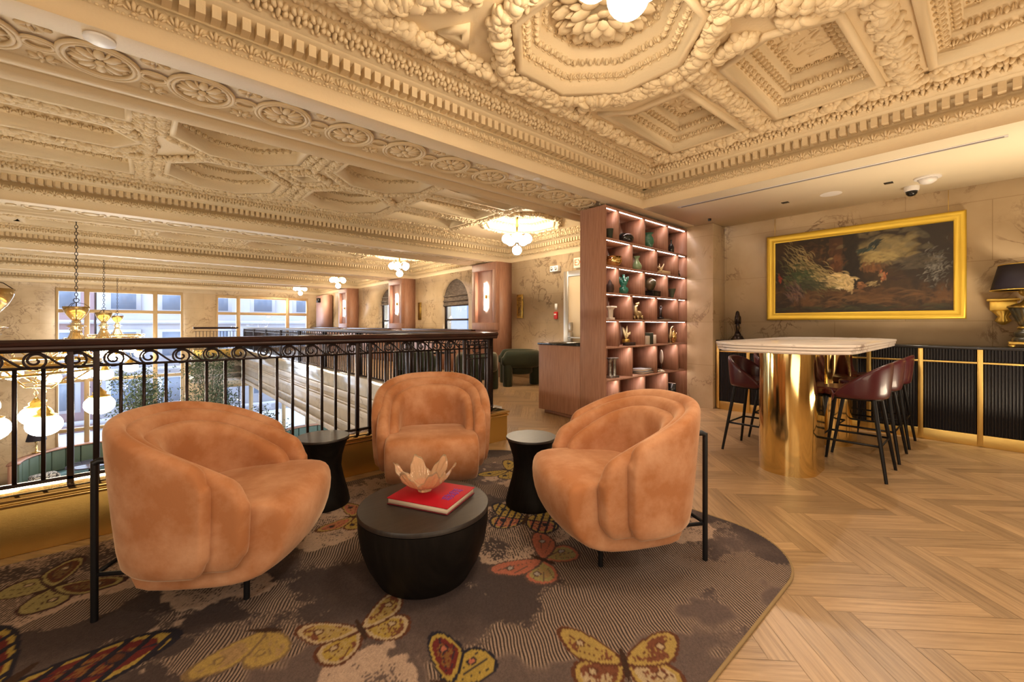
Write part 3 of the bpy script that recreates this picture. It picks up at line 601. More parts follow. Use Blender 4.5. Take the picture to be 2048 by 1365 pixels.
# ------------------------------------------------------------------ rug
def rug():
    x0, x1, y0, y1, st = -1.25, 2.66, .62, 3.21, .0075
    gx = np.arange(x0, x1+st, st); gy = np.arange(y0, y1+st, st); X, Y = np.meshgrid(gx, gy, indexing='ij')
    rng = np.random.default_rng(4)
    def noise(sc, seed, oct_=4):
        r = np.random.default_rng(seed); out = np.zeros_like(X); amp = 1; tot = 0
        for o in range(oct_):
            G = r.random((64, 64)); u = (X-x0)*sc*2**o; v = (Y-y0)*sc*2**o; i = np.floor(u).astype(int) % 63; j = np.floor(v).astype(int) % 63; fu = u-np.floor(u); fv = v-np.floor(v); fu = fu*fu*(3-2*fu); fv = fv*fv*(3-2*fv)
            out += amp*((G[i, j]*(1-fu)+G[i+1, j]*fu)*(1-fv)+(G[i, j+1]*(1-fu)+G[i+1, j+1]*fu)*fv); tot += amp; amp *= .55
        return out/tot
    n1 = noise(1.7, 1, 6); n2 = noise(1.5, 9, 5); n3 = noise(2.4, 17, 5); fine = rng.random(X.shape)
    DK = np.array((.062, .044, .042)); MID = np.array((.115, .082, .074)); TAN = np.array((.46, .33, .25))
    def sm(a, lo, hi): t = np.clip((a-lo)/(hi-lo), 0, 1); return t*t*(3-2*t)
    c = DK + (MID-DK)*sm(n2, .40, .60)[..., None]
    hz = sm(n3+.06*fine, .505, .54)*(1-sm(n2, .56, .60)); k = sm(n1+.10*(fine-.5), .55, .60)
    # cloud crest: crisp on one side, grainy on the other
    cloud = sm(n1, .515, .525)*(fine < np.clip(1.25-(n1-.515)*7, 0.10, 1)).astype(float)
    c = c + (TAN*.85-c)*(hz*.70)[..., None]; hatch = hz*.95
    c = c + (TAN-c)*(cloud*.9)[..., None]; hatch = hatch*(1-cloud)
    def poly(pts):
        ins = np.zeros(X.shape, bool); n = len(pts)
        for a in range(n):
            xa, ya = pts[a]; xb, yb = pts[a-1]; cnd = ((ya > Y) != (yb > Y)); ins ^= cnd & (X < (xb-xa)*(Y-ya)/((yb-ya) or 1e-9)+xa)
        return ins
    def smooth(pts, k=8):
        P = np.array(pts); n = len(P); out = []
        for i in range(n):
            p0, p1, p2, p3 = P[i-1], P[i], P[(i+1) % n], P[(i+2) % n]
            for t in np.linspace(0, 1, k, endpoint=False): out.append(.5*((2*p1)+(p2-p0)*t+(2*p0-5*p1+4*p2-p3)*t*t+(3*p1-p0-3*p2+p3)*t**3))
        return out
    def butterfly(cx, cy, rot, s, cols, spots, edge, stripes=0, fold=0):
        nonlocal c, hatch
        def W(p, f): 
            q = np.array(p, float)*s; q[0] *= f; return (cx+q[0]*math.cos(rot)-q[1]*math.sin(rot), cy+q[0]*math.sin(rot)+q[1]*math.cos(rot))
        fore = [(0, .05), (.16, .24), (.40, .44), (.60, .50), (.68, .40), (.62, .22), (.50, .04), (.25, -.04), (.02, -.04)]
        hind = [(0, .02), (.25, .04), (.48, .0), (.56, -.14), (.50, -.32), (.36, -.42), (.20, -.38), (.06, -.24), (.01, -.1)]
        ux = (X-cx)*math.cos(rot)+(Y-cy)*math.sin(rot); uy = -(X-cx)*math.sin(rot)+(Y-cy)*math.cos(rot)
        for f in (1, -1):
            if fold and f == fold: continue
            for wing, col in ((hind, cols[1]), (fore, cols[0])):
                big = poly(smooth([W(p, f) for p in wing])); ce = np.mean(np.array(wing), 0)
                mid = poly(smooth([W(ce+(np.array(p)-ce)*.86, f) for p in wing])); inn = poly(smooth([W(ce+(np.array(p)-ce)*.70, f) for p in wing])); hid = poly(smooth([W(ce+(np.array(p)-ce)*.45, f) for p in wing]))
                c[big] = edge; c[mid] = spots; c[inn] = col; hatch[big] = 0
                c[hid & (fine > .35)] = np.array(col)*.62+np.array(spots)*.3
                if cols[1] is CRM or cols[0] is OCH: mo = inn & (nm+.12*(fine-.5) > .54); c[mo] = np.array(edge)*1.6
                v = (np.abs(np.sin(np.arctan2(uy, np.abs(ux))*11)) < .16) & inn; c[v] = np.array(edge)*1.2
                if stripes: v = (np.sin(ux/s*55) > .55) & mid; c[v] = edge
                o_ = W(ce+np.array((.07, .05)), f); d = np.hypot(X-o_[0], Y-o_[1]); c[d < .055*s] = edge; c[d < .036*s] = cols[2]; 
        b = ((ux/(.035*s))**2+((uy)/(.22*s))**2) < 1; c[b] = (.045, .022, .014); hatch[b] = 0
    nm = noise(14, 31, 4)
    OCH = (.36, .25, .075); CRM = (.42, .32, .20); BRN = (.10, .035, .018); COR = (.40, .13, .08); GRY = (.34, .30, .27); OLV = (.30, .25, .10); NAV = (.018, .016, .026); YEL = (.36, .25, .055); MAR = (.13, .02, .018)
    butterfly(1.27, .85, -.78, .34, (OCH, CRM, CRM), OCH, BRN)
    butterfly(1.52, 1.50, .25, .36, (COR, OLV, GRY), COR, (.10, .06, .05))
    butterfly(.64, 1.62, -.1, .32, (OCH, YEL, CRM), CRM, BRN)
    butterfly(-.36, 2.12, -.75, .60, (MAR, YEL, BRN), YEL, NAV, 1)
    butterfly(.76, 1.18, .6, .32, (MAR, YEL, COR), YEL, NAV)
    butterfly(-.30, 2.80, -1.15, .36, (BRN, OLV, CRM), OLV, (.05, .02, .02))
    butterfly(1.76, 1.88, -.95, .38, (YEL, COR, NAV), OCH, NAV, 1)
    butterfly(2.24, 2.60, .3, .34, (YEL, YEL, NAV), YEL, (.05, .03, .03))
    butterfly(.98, 2.60, .8, .30, (COR, YEL, NAV), OCH, BRN)
    butterfly(.36, 1.86, .9, .34, (OCH, OCH, OCH), OCH, (.20, .13, .06), fold=1)
    c *= .8*(.88+.24*fine)[..., None]
    r = .42; keep = np.ones(X.shape, bool)
    for sx, sy, bx, by in ((1, 1, x1-r, y1-r), (1, -1, x1-r, y0+r), (-1, 1, x0+r, y1-r), (-1, -1, x0+r, y0+r)):
        q = (sx*(X-bx) > 0) & (sy*(Y-by) > 0); keep &= ~(q & (np.hypot(X-bx, Y-by) > r))
    nx, ny = X.shape; idx = np.arange(nx*ny).reshape(nx, ny)
    q = keep[:-1, :-1] & keep[1:, :-1] & keep[:-1, 1:] & keep[1:, 1:]
    F = np.stack([idx[:-1, :-1][q], idx[1:, :-1][q], idx[1:, 1:][q], idx[:-1, 1:][q]], 1)
    used = np.unique(F); remap = np.zeros(nx*ny, int); remap[used] = np.arange(len(used)); F = remap[F]
    V = np.stack([X.ravel()[used], Y.ravel()[used], np.full(len(used), .014)], 1)
    me = bpy.data.meshes.new('pile'); me.vertices.add(len(V)); me.vertices.foreach_set('co', V.astype(np.float32).ravel()); me.loops.add(F.size); me.loops.foreach_set('vertex_index', F.astype(np.int32).ravel())
    me.polygons.add(len(F)); me.polygons.foreach_set('loop_start', (np.arange(len(F))*4).astype(np.int32)); me.polygons.foreach_set('loop_total', np.full(len(F), 4, np.int32)); me.update(calc_edges=True)
    a = me.attributes.new('Col', 'FLOAT_COLOR', 'POINT'); rgba = np.concatenate([c.reshape(-1, 3)[used], np.ones((len(used), 1))], 1); a.data.foreach_set('color', rgba.astype(np.float32).ravel())
    a = me.attributes.new('hatch', 'FLOAT', 'POINT'); a.data.foreach_set('value', hatch.ravel()[used].astype(np.float32)); me.materials.append(rugmat)
    t = empty('rug', (0, 0, 0), 0, 'large dark rug with butterflies and clouds under the peach armchairs', 'rug')
    o = bpy.data.objects.new('pile', me); COL.objects.link(o); o.parent = t
    e = []
    for bx, by, a0 in ((x1-r, y1-r, 0), (x0+r, y1-r, PI/2), (x0+r, y0+r, PI), (x1-r, y0+r, 1.5*PI)): e += [(bx+r*math.cos(a), by+r*math.sin(a), .008) for a in np.linspace(a0, a0+PI/2, 14)]
    m = MB(); m.tube(e, .0075, 8, True); m.build('binding', mat('rug_binding', (.24, .16, .07), .8), t, smooth=True)
rug()
# ------------------------------------------------------------------ upholstered shells
def shell(mb, hw, back, front, th, zb, zt_b, zt_f, taper=.12, xc=-.02, round_=.10, pw=1.25, nS=44, zb_f=None, ce=.88):
    path = []; La = back+xc
    for a in np.linspace(-PI/2, PI/2, 27):
        ca, sa = math.cos(a), math.sin(a); ex = ce
        path.append((xc-La*abs(ca)**ex, hw*math.copysign(abs(sa)**ex, sa)))
    ns = 9; L0 = [(front+(xc-front)*i/ns, -hw) for i in range(ns)]; L1 = [(xc+(front-xc)*(i+1)/ns, hw) for i in range(ns)]
    path = L0+path+L1; P = np.array(path); n = len(P); loops = []
    for i in range(n):
        a = P[max(i-1, 0)]; b = P[min(i+1, n-1)]; T = (b-a)/np.linalg.norm(b-a); N = np.array([T[1], -T[0]])
        u = (P[i][0]+back)/(front+back); u = min(max(u, 0), 1); zt = zt_b+(zt_f-zt_b)*u**pw
        d = front-P[i][0]
        if d < round_: zt -= round_-math.sqrt(max(0, round_**2-(round_-d)**2))
        zbot = zb
        if d < .05: zbot += .05-math.sqrt(max(0, .05**2-(.05-d)**2))
        loops.append((P[i], N, zt, zbot, th))
    def ring(c, N, zt, z0, t, fwd=np.zeros(2)):
        h = t/2; out = []; prof = [(h*.55, z0), (h, z0+.03), (h*1.02, z0+(zt-z0)*.35), (h*1.02, z0+(zt-z0)*.7), (h, zt-h*1.1), (h*.80, zt-h*.45), (h*.42, zt-h*.1), (0, zt), (-h*.42, zt-h*.1), (-h*.80, zt-h*.45), (-h, zt-h*1.1), (-h, z0+(zt-z0)*.6), (-h, z0+.03), (-h*.55, z0)]
        for o, z in prof:
            q = c+N*o+fwd; s = 1-taper*max(0, (zt_b-z)/(zt_b-zb)); out.append(((q[0]-xc)*s+xc, q[1]*(1-(1-s)*.45), z))
        return out
    R = []
    c, N, zt, z0, t = loops[0]
    for s in (.25, .7): R.append(ring(c, N, zt-(1-s)*.02, z0+(1-s)*.02, t*s, np.array([t*.32*(1-s), 0])))
    for l in loops: R.append(ring(*l))
    c, N, zt, z0, t = loops[-1]
    for s in (.7, .25): R.append(ring(c, N, zt-(1-s)*.02, z0+(1-s)*.02, t*s, np.array([t*.32*(1-s), 0])))
    k = len(R[0]); V = [v for r in R for v in r]
    F = [(i*k+j, i*k+(j+1) % k, (i+1)*k+(j+1) % k, (i+1)*k+j) for i in range(len(R)-1) for j in range(k)] + [tuple(range(k))[::-1], tuple((len(R)-1)*k+j for j in range(k))]
    mb.add(V, F)
def rbox(poly, y0, y1):
    n = len(poly); V = [(x, y0, z) for x, z in poly] + [(x, y1, z) for x, z in poly]; return V, [tuple(range(n)), tuple(range(2*n-1, n-1, -1))] + [(i, n+i, n+(i+1) % n, (i+1) % n) for i in range(n)]
def seat_body(mb):
    P = np.array([(-.24, .18), (-.20, .158), (.0, .152), (.14, .155), (.24, .185), (.305, .245), (.335, .32), (.345, .40), (.335, .45), (.30, .48), (.2, .487), (0, .475), (-.22, .45), (-.25, .42)]); c = np.array([.05, .32]); R = []
    W = .296
    for f, y in ((.80, 1.0), (.93, .985), (.985, .95), (1, .90), (1, .7), (1, .4), (1, 0), (1, -.4), (1, -.7), (1, -.90), (.985, -.95), (.93, -.985), (.80, -1.0)):
        q = c+(P-c)*np.array([1-(1-f)*.6, f if True else 1]); bul = 1-abs(y)**2.2
        R.append([(x+(.055*bul*min(1, max(0, (x-.05)/.2)) if x > .05 else 0), y*W, z+.012*bul*(z > .44)) for x, z in q])
    k = len(P); V = [v for r in R for v in r]
    F = [(i*k+j, i*k+(j+1) % k, (i+1)*k+(j+1) % k, (i+1)*k+j) for i in range(len(R)-1) for j in range(k)] + [tuple(range(k))[::-1], tuple((len(R)-1)*k+j for j in range(k))]
    mb.add(V, F)
def make_armchair(loc, rz, label):
    t = empty('armchair', loc, rz, label, 'armchair', 'peach velvet armchairs round the coffee table')
    m = MB(); shell(m, .375, .392, .09, .078, .235, .83, .655, .15, round_=.06); m.build('outer_shell', velvet, t, smooth=True, sub=1, recalc=True)
    m = MB(); shell(m, .326, .345, .215, .082, .235, .795, .57, .12, round_=.06); m.build('inner_shell', velvet, t, smooth=True, sub=1, recalc=True)
    m = MB(); shell(m, .270, .292, .165, .088, .36, .745, .515, .08, round_=.07); m.build('back_cushion', velvet, t, smooth=True, sub=1, recalc=True)
    m = MB(); seat_body(m); m.build('seat', velvet, t, smooth=True, sub=1, recalc=True)
    m = MB(); s = 1
    for y in (-.205, .205):
        m = MB(); m.tube([(-.415, y, 0.0155), (-.415, y, .655)], .0125, 10); m.tube([(-.415, y, .645), (-.40, y*.98, .655), (-.34, y*.95, .655)], .014, 8); m.build('leg', blackm, t, smooth=True, angle=50)
        m = MB(); m.tube([(.12, y*.65, .0155), (.12, y*.65, .17)], .0125, 10); m.build('leg', blackm, t, smooth=True, angle=50)
        m = MB(); m.tube([(-.42, y, .20), (-.1, y*.8, .185), (.0, y*.7, .17)], .009, 8); m.build('stretcher', blackm, t, smooth=True)
    m = MB(); m.tube([(-.415, -.205, .20), (-.415, .205, .20)], .009, 8); m.build('stretcher', blackm, t, smooth=True)
    return t
def face(cx, cy, tx, ty): return math.atan2(ty-cy, tx-cx)
CTX, CTY = 1.02, 1.80
make_armchair((.315, 2.305, 0), math.radians(-34), 'peach velvet armchair nearest the left edge, in front of the railing')
make_armchair((1.53, 2.59, 0), math.atan2(-.85, -.50), 'peach velvet armchair facing us between the two small side tables')
make_armchair((1.86, 1.33, 0), math.radians(152), 'peach velvet armchair on the right with its back to the open oak floor')
# ------------------------------------------------------------------ tables of the seating group
t = empty('coffee_table', (CTX, CTY, 0), 0, 'round black drum coffee table with the red book and glass bowl on it', 'coffee table')
MB().lathe([(.19, .016), (.215, .018), (.262, .10), (.290, .18), (.303, .26), (.305, .322)], n=64).build('base', darkwood, t, smooth=True, angle=40)
MB().lathe([(.300, .322), (.307, .326), (.307, .341), (.304, .346)], n=64).build('top', topwood, t, smooth=True, angle=40)
def side_table(loc, label):
    t = empty('side_table', loc, 0, label, 'side table', 'black hourglass side tables')
    MB().lathe([(.165, .016), (.168, .03), (.158, .08), (.128, .19), (.115, .26), (.121, .33), (.142, .40), (.160, .445)], n=48).build('base', darkwood, t, smooth=True, angle=40)
    MB().lathe([(.160, .445), (.166, .449), (.166, .458), (.163, .462)], n=48).build('top', topwood, t, smooth=True, angle=40)
side_table((.90, 2.93, 0), 'black hourglass side table between the left and middle armchairs, by the railing')
side_table((1.94, 2.02, 0), 'black hourglass side table between the middle and right armchairs')
bk = empty('book', (1.07, 1.815, .3465), -1.10, 'red hardcover book with a purple title lying on the coffee table', 'book')
red = mat('red_cloth', (.36, .002, .012), .6, spec=.25); pages = mat('page_edges', (.62, .5, .38), .8)
MB().box(-.165, .165, -.135, .135, .0, .004).build('back_cover', mat('dark_red_cloth', (.12, .004, .01), .6), bk, bevel=.0015)
MB().box(-.160, .160, -.130, .130, .0042, .0265).build('page_block', pages, bk)
MB().box(-.165, .165, -.135, .135, .0267, .031).build('front_cover', red, bk, bevel=.0015)
pu = MB(); rr = random.Random(1)
rr_ = (-1.5, -.5, .6, 1.6)
for j in range(16): a = rr.uniform(-.5, .5); pu.tube([(.105+rr_[j%4]*.012+.006*math.sin(6*u+j), -.055+(j//4)*.035+u*.028, .0313) for u in np.linspace(0, 1, 6)], .0022, 4)
pu.build('title', mat('purple_ink', (.12, .03, .35), .5), bk)
def glass_bowl():
    t = empty('glass_bowl', (1.055, 1.86, .3850), .3, 'blush pink folded glass bowl standing on the red book', 'bowl')
    nA, nR = 96, 14; V = []; Fc = []
    for side_ in (0, 1):
        for j in range(nR+1):
            u = j/nR
            for i in range(nA):
                a = 2*PI*i/nA; wv = math.cos(6*a)*.5+.5; R = .030+.115*u*(.66+.42*wv**.8); z = .008+(.10*u**1.7)*(.42+.75*wv)+.006*math.sin(24*a)*u
                R += .004*math.cos(24*a)*u; k_ = .0045 if side_ else 0
                V.append((R*math.cos(a)*(1-.0), R*math.sin(a), z+k_))
    n1 = (nR+1)*nA
    for j in range(nR):
        for i in range(nA): i2 = (i+1) % nA; Fc.append((j*nA+i, j*nA+i2, (j+1)*nA+i2, (j+1)*nA+i)); Fc.append((n1+j*nA+i, n1+(j+1)*nA+i, n1+(j+1)*nA+i2, n1+j*nA+i2))
    for i in range(nA): i2 = (i+1) % nA; Fc.append((nR*nA+i, nR*nA+i2, n1+nR*nA+i2, n1+nR*nA+i))
    Fc.append(tuple(range(nA))[::-1]); Fc.append(tuple(n1+i for i in range(nA)))
    MB().add(V, Fc).build('body', blushglass, t, smooth=True, recalc=True)
    MB().lathe([(.034, -.0065), (.036, 0), (.030, .012)], n=32).build('foot', blushglass, t, smooth=True)
glass_bowl()
# ------------------------------------------------------------------ bar table and stools
t = empty('bar_table', (4.73, 1.12, 0), 0, 'long high table with pale marble top on a polished brass column', 'table')
def stadium(hx, hy, r, n=10):
    out = []
    for sx, sy, a0 in ((1, 1, 0), (-1, 1, PI/2), (-1, -1, PI), (1, -1, 1.5*PI)): out += [(sx*(hx-r)+r*math.cos(a), sy*(hy-r)+r*math.sin(a)) for a in np.linspace(a0, a0+PI/2, n)]
    return out
m = MB()
for z0, z1, d in ((.985, .993, .03), (.993, 1.012, .012), (1.012, 1.016, .022), (1.016, 1.034, .006), (1.034, 1.038, .012), (1.038, 1.056, 0)): m.prism(stadium(1.22-d, .50-d, .40), z0, z1)
m.build('tabletop', marbletop, t, bevel=.003)
m = MB(); m.prism([(x-.61, y) for x, y in stadium(.30, .205, .20, 14)], .002, .985); m.build('column', brass, t, smooth=True, angle=30)
m = MB(); m.prism([(x+.67, y) for x, y in stadium(.30, .205, .20, 14)], .002, .985); m.build('column', brass, t, smooth=True, angle=30)
def make_stool():
    t = empty('bar_stool', (0, 0, 0), 0)
    m = MB(); shell(m, .232, .235, .11, .035, .615, .90, .66, .10, round_=.06, pw=1.1, zb_f=None); m.build('backrest', burg, t, smooth=True, sub=1, recalc=True)
    m = MB(); m.prism(stadium(.215, .205, .15), .625, .685); m.build('seat', burg, t, bevel=.02, seg=4)
    MB().prism(stadium(.19, .18, .13), .60, .625).build('seat_frame', blackm, t)
    for sx in (-1, 1):
        for sy in (-1, 1): m = MB(); m.tube([(sx*.235, sy*.23, .002), (sx*.15, sy*.15, .61)], [.011, .017], 10); m.build('leg', blackm, t, smooth=True, angle=60)
    m = MB(); k = .238; z = .265; q = .235-.085*z/.6; m.tube([(-q, -q, z), (q, -q, z), (q, q, z), (-q, q, z)], .009, 6, True); m.build('footrest', blackm, t)
    return t
st = make_stool(); spots = [(4.43, .76, PI/2, 'burgundy leather bar stool nearest us on the right side of the marble table'), (5.10, .76, PI/2, 'burgundy bar stool second in the row right of the marble table'), (5.76, .76, PI/2, 'burgundy bar stool at the black console end, right of the marble table'), (4.43, 1.48, -PI/2, 'burgundy bar stool nearest us on the left side of the marble table'), (5.10, 1.48, -PI/2, 'burgundy bar stool half hidden behind the brass column, second on the left'), ]
for i, (x, y, a, lab) in enumerate(spots):
    o = st if i == 0 else copy_tree(st); o.location = (x, y, 0); o.rotation_euler = (0, 0, a); tag(o, lab, 'bar stool', 'burgundy stools at the marble table')
# ------------------------------------------------------------------ black and brass console under the painting
t = empty('console_cabinet', (6.17, .5, 0), 0, 'long black fluted console cabinet with brass frame under the painting', 'cabinet')
Y0, Y1 = -2.2, 2.10
MB().box(-.02, .32, Y0, Y1, .955, .985).build('worktop', blackstone, t, bevel=.004)
MB().box(.02, .32, Y0, Y1, .12, .955).build('body', blackpan, t)
m = MB(); m.box(.0, .32, Y0, Y1, .002, .118); m.build('plinth', brassb, t, bevel=.003)
ys = [2.10-.42*k for k in range(10)]
m = MB(); m.box(-.012, .02, Y0, Y1, .815, .832)
for y in ys: m.box(-.014, .02, y-.02 if y < 2.09 else y-.04, y+.02 if y < 2.09 else y, .02, .955)
m.build('brass_frame', brassb, t, bevel=.002)
def flute(mb, y0, y1, z0, z1):
    n = int((y1-y0)/.022); p = (y1-y0)/n; V = []; F = []
    for j in range(n*6+1):
        y = y0+(y1-y0)*j/(n*6); x = .014-.012*abs(math.sin(PI*j/6)); V += [(x, y, z0), (x, y, z1)]
    for j in range(n*6): F.append((2*j, 2*j+1, 2*j+3, 2*j+2))
    mb.add(V, F)
for k in range(len(ys)-1):
    a, b = ys[k+1]+.022, ys[k]-.022 - (.02 if k == 0 else 0)
    m = MB(); flute(m, a, b, .122, .813); m.build('door', blackpan, t); m = MB(); flute(m, a, b, .834, .952); m.build('drawer', blackpan, t)
# painting
def painting():
    t = empty('framed_painting', (6.49, 1.11, 1.83), 0, 'wide dark oil painting of birds in a broad gilt frame above the console', 'painting')
    W, Hh = .932, .568; fw = .095; m = MB()
    for (a, b, c_, d) in ((-W, W, Hh-fw, Hh), (-W, W, -Hh, -Hh+fw), (-W, -W+fw, -Hh, Hh), (W-fw, W, -Hh, Hh)):
        pass
    P = [(0, .0), (0, -.05), (.02, -.062), (.045, -.045), (.07, -.04), (.078, -.048), (.095, -.03), (.095, 0)]
    rect = [(-W, -Hh), (W, -Hh), (W, Hh), (-W, Hh)]; V = []; F = []
    for ins, x in P:
        for (sy, sz) in ((-1, -1), (1, -1), (1, 1), (-1, 1)): V.append((x, sy*(W-ins), sz*(Hh-ins)))
    for j in range(len(P)-1):
        for i in range(4): F.append((j*4+i, j*4+(i+1) % 4, (j+1)*4+(i+1) % 4, (j+1)*4+i))
    m.add(V, F); m.build('frame', mat('bright_gilt', (.80, .55, .07), .42, .55), t, recalc=True)
    nu, nv = 420, 250; U, Vv = np.meshgrid(np.linspace(0, 1, nu), np.linspace(0, 1, nv), indexing='ij'); a = U; b = Vv  # a: left to right seen, b: down to up
    r = np.random.default_rng(3)
    def nz(su, sv, seed, oc_=4):
        r = np.random.default_rng(seed); out = 0; amp = 1; tot = 0
        for o in range(oc_):
            G = r.random((80, 80)); u = a*su*2**o; v = b*sv*2**o; i = np.floor(u).astype(int) % 79; j = np.floor(v).astype(int) % 79; fu = u-np.floor(u); fv = v-np.floor(v)
            out = out+amp*((G[i, j]*(1-fu)+G[i+1, j]*fu)*(1-fv)+(G[i, j+1]*(1-fu)+G[i+1, j+1]*fu)*fv); tot += amp; amp *= .6
        return out/tot
    def sm(x, lo, hi): q = np.clip((x-lo)/(hi-lo), 0, 1); return q*q*(3-2*q)
    c = np.ones((nu, nv, 3))*np.array((.022, .014, .008)); n = nz(7, 4, 1); n2 = nz(14, 5, 2, 5); n3 = nz(30, 14, 8)
    def lay(mask, col): nonlocal c; c = c+(np.array(col)-c)*np.clip(mask, 0, 1)[..., None]
    lay(sm(n, .45, .7)*.6, (.06, .032, .012))
    lay(sm(b, .42, .18)*sm(b, .02, .15)*sm(n2, .42, .62)*.8, (.12, .055, .018))
    sky = np.exp(-(((a-.66)/.20)**2+((b-.74)/.18)**2)); lay(sm(sky+.35*(n2-.5), .38, .75)*.85, (.20, .15, .055)); lay(sm(sky+.6*(n3-.5), .62, 1.0)*.7, (.34, .26, .10))
    lay(((a > .36) & (a < .44) & (b > .42) & (b < .95))*.55, (.09, .035, .014)); lay(((a > .345) & (a < .45) & (b > .66) & (b < .70))*.5, (.14, .06, .025))
    lay(((np.abs(a-.60) < .045) & (b < .66) & (b > .50))*.6, (.16, .07, .03)); lay(sm(.66-b-.4*np.abs(a-.72), .02, .0)*0, (.0, .0, .0))
    rs = random.Random(12)
    def stroke(x, y, ln, wd, ang, col, k):
        nonlocal c
        i0, i1 = max(0, int((x-ln)*nu)), min(nu, int((x+ln)*nu)+2); j0, j1 = max(0, int((y-ln*1.7)*nv)), min(nv, int((y+ln*1.7)*nv)+2)
        if i1 <= i0 or j1 <= j0: return
        A_ = (a[i0:i1, j0:j1]-x)*1.64; B_ = b[i0:i1, j0:j1]-y; p = A_*math.cos(ang)+B_*math.sin(ang); q = -A_*math.sin(ang)+B_*math.cos(ang)+.25*p*p/ln
        mk = np.clip(1.5-((p/(ln*1.4))**2+(q/(wd*1.4))**2)*1.5, 0, 1)*k*(.55+.9*n3[i0:i1, j0:j1]); c[i0:i1, j0:j1] += (np.array(col)-c[i0:i1, j0:j1])*np.clip(mk, 0, 1)[..., None]
    def patch(n_, x, y, rx, ry, ang, cols, ln=.03, wd=.006, k=.6, ja=.5):
        for _ in range(n_):
            f = rs.uniform(.6, 1.25); col = np.array(rs.choice(cols))*f; stroke(x+rs.gauss(0, rx), y+rs.gauss(0, ry), ln*rs.uniform(.5, 1.3), wd*rs.uniform(.6, 1.5), ang+rs.uniform(-ja, ja), col, k)
    SKY = [(.30, .23, .09), (.20, .16, .08), (.14, .12, .07)]
    patch(120, .66, .78, .10, .09, .25, SKY, .06, .02, .35); patch(60, .62, .66, .07, .04, .1, [(.38, .30, .12), (.30, .22, .08)], .05, .012, .45)
    patch(60, .48, .82, .012, .10, 1.57, [(.02, .013, .008)], .08, .02, .7); patch(50, .50, .55, .02, .09, 1.5, [(.018, .012, .008)], .06, .02, .7)
    patch(70, .28, .80, .05, .06, .3, [(.09, .035, .015), (.13, .06, .02), (.05, .025, .012)], .025, .01, .5, 1.2); patch(40, .40, .62, .025, .05, 1.5, [(.14, .055, .02), (.08, .03, .012)], .03, .012, .5)
    # long pale tail sweeping from the upper left down to a pale bird
    for _ in range(420):
        u = rs.random()**.8; off = rs.gauss(0, 1); x = .075+.37*u; y = .87-.50*(1-(1-u)**1.8); wd_ = .060*(1-u)**.8+.020; an = -math.atan2(.9*(1-u)**.8+.12, .65)
        g = (.5+.5*u)*rs.uniform(.65, 1.15); col = (.46*g, .36*g, .15*g) if off > -.8 else (.16*g, .15*g, .06*g); stroke(x+off*wd_*.35, y+off*wd_*1.5, .045, .0045, an+rs.uniform(-.18, .18), col, .7)
    patch(160, .425, .43, .028, .036, -.4, [(.62, .48, .22), (.50, .38, .17), (.72, .58, .30)], .03, .007, .75, .4); patch(70, .475, .36, .012, .035, -1.2, [(.72, .56, .28), (.55, .42, .2)], .022, .007, .8, .4)
    patch(70, .35, .40, .022, .025, .1, [(.50, .38, .18), (.30, .22, .10)], .028, .006, .7, .3); patch(8, .415, .325, .01, .008, -.3, [(.75, .62, .36)], .02, .003, .9, .5)
    patch(190, .19, .50, .05, .07, -.6, [(.035, .055, .02), (.05, .075, .03), (.02, .03, .012), (.12, .11, .04)], .03, .009, .6, .6); patch(90, .26, .38, .045, .035, -.4, [(.03, .035, .016), (.06, .06, .03)], .035, .008, .6, .4)
    patch(80, .15, .30, .03, .07, -1.1, [(.10, .055, .05), (.06, .03, .035), (.14, .09, .06)], .045, .006, .55, .3); patch(14, .045, .50, .006, .03, -1.3, [(.30, .05, .02), (.20, .03, .015)], .018, .006, .85)
    patch(26, .565, .76, .020, .010, .45, [(.02, .035, .03), (.04, .06, .05)], .03, .008, .85, .3); patch(16, .61, .83, .014, .018, .75, [(.02, .03, .028)], .035, .006, .85, .2)
    patch(60, .60, .55, .03, .03, 1.5, [(.14, .06, .025), (.20, .09, .03)], .025, .008, .5, .3); patch(30, .545, .34, .012, .02, .2, [(.26, .12, .05), (.18, .08, .03)], .018, .008, .7); patch(34, .605, .36, .016, .014, .2, [(.32, .25, .12), (.20, .14, .06)], .018, .006, .7)
    patch(34, .655, .44, .010, .03, 1.4, [(.36, .12, .05), (.28, .10, .04), (.34, .22, .10)], .016, .007, .75); patch(20, .73, .40, .03, .012, -.1, [(.04, .02, .012)], .03, .006, .7)
    patch(190, .905, .52, .028, .10, .9, [(.13, .125, .11), (.20, .19, .165), (.07, .068, .06)], .018, .005, .5, .9); patch(60, .80, .58, .06, .04, .0, [(.06, .05, .035), (.10, .08, .05)], .05, .012, .4, .3)
    patch(120, .60, .20, .22, .05, .02, [(.12, .055, .02), (.08, .04, .016), (.17, .09, .035)], .08, .010, .35, .15); patch(120, .50, .07, .28, .03, .03, [(.03, .035, .018), (.05, .045, .02), (.02, .016, .01)], .06, .010, .45, .2)
    c *= (.8+.45*n3)[..., None]
    V = np.stack([np.full(nu*nv, -.018), (W-.07)*(1-2*U.ravel()), (Hh-.07)*(2*Vv.ravel()-1)], 1); idx = np.arange(nu*nv).reshape(nu, nv)
    F = np.stack([idx[:-1, :-1].ravel(), idx[1:, :-1].ravel(), idx[1:, 1:].ravel(), idx[:-1, 1:].ravel()], 1)
    m = MB(); m.add(V, [tuple(f) for f in F.tolist()]); o = m.build('canvas', canvas, t)
    at = o.data.attributes.new('Col', 'FLOAT_COLOR', 'POINT'); at.data.foreach_set('color', np.concatenate([c.reshape(-1, 3), np.ones((nu*nv, 1))], 1).astype(np.float32).ravel())
    for y in (-.80, .84): MB().cyl(-.025, y, Hh, .81, .0025, n=6).build('hanging_wire', gold, t)
painting()
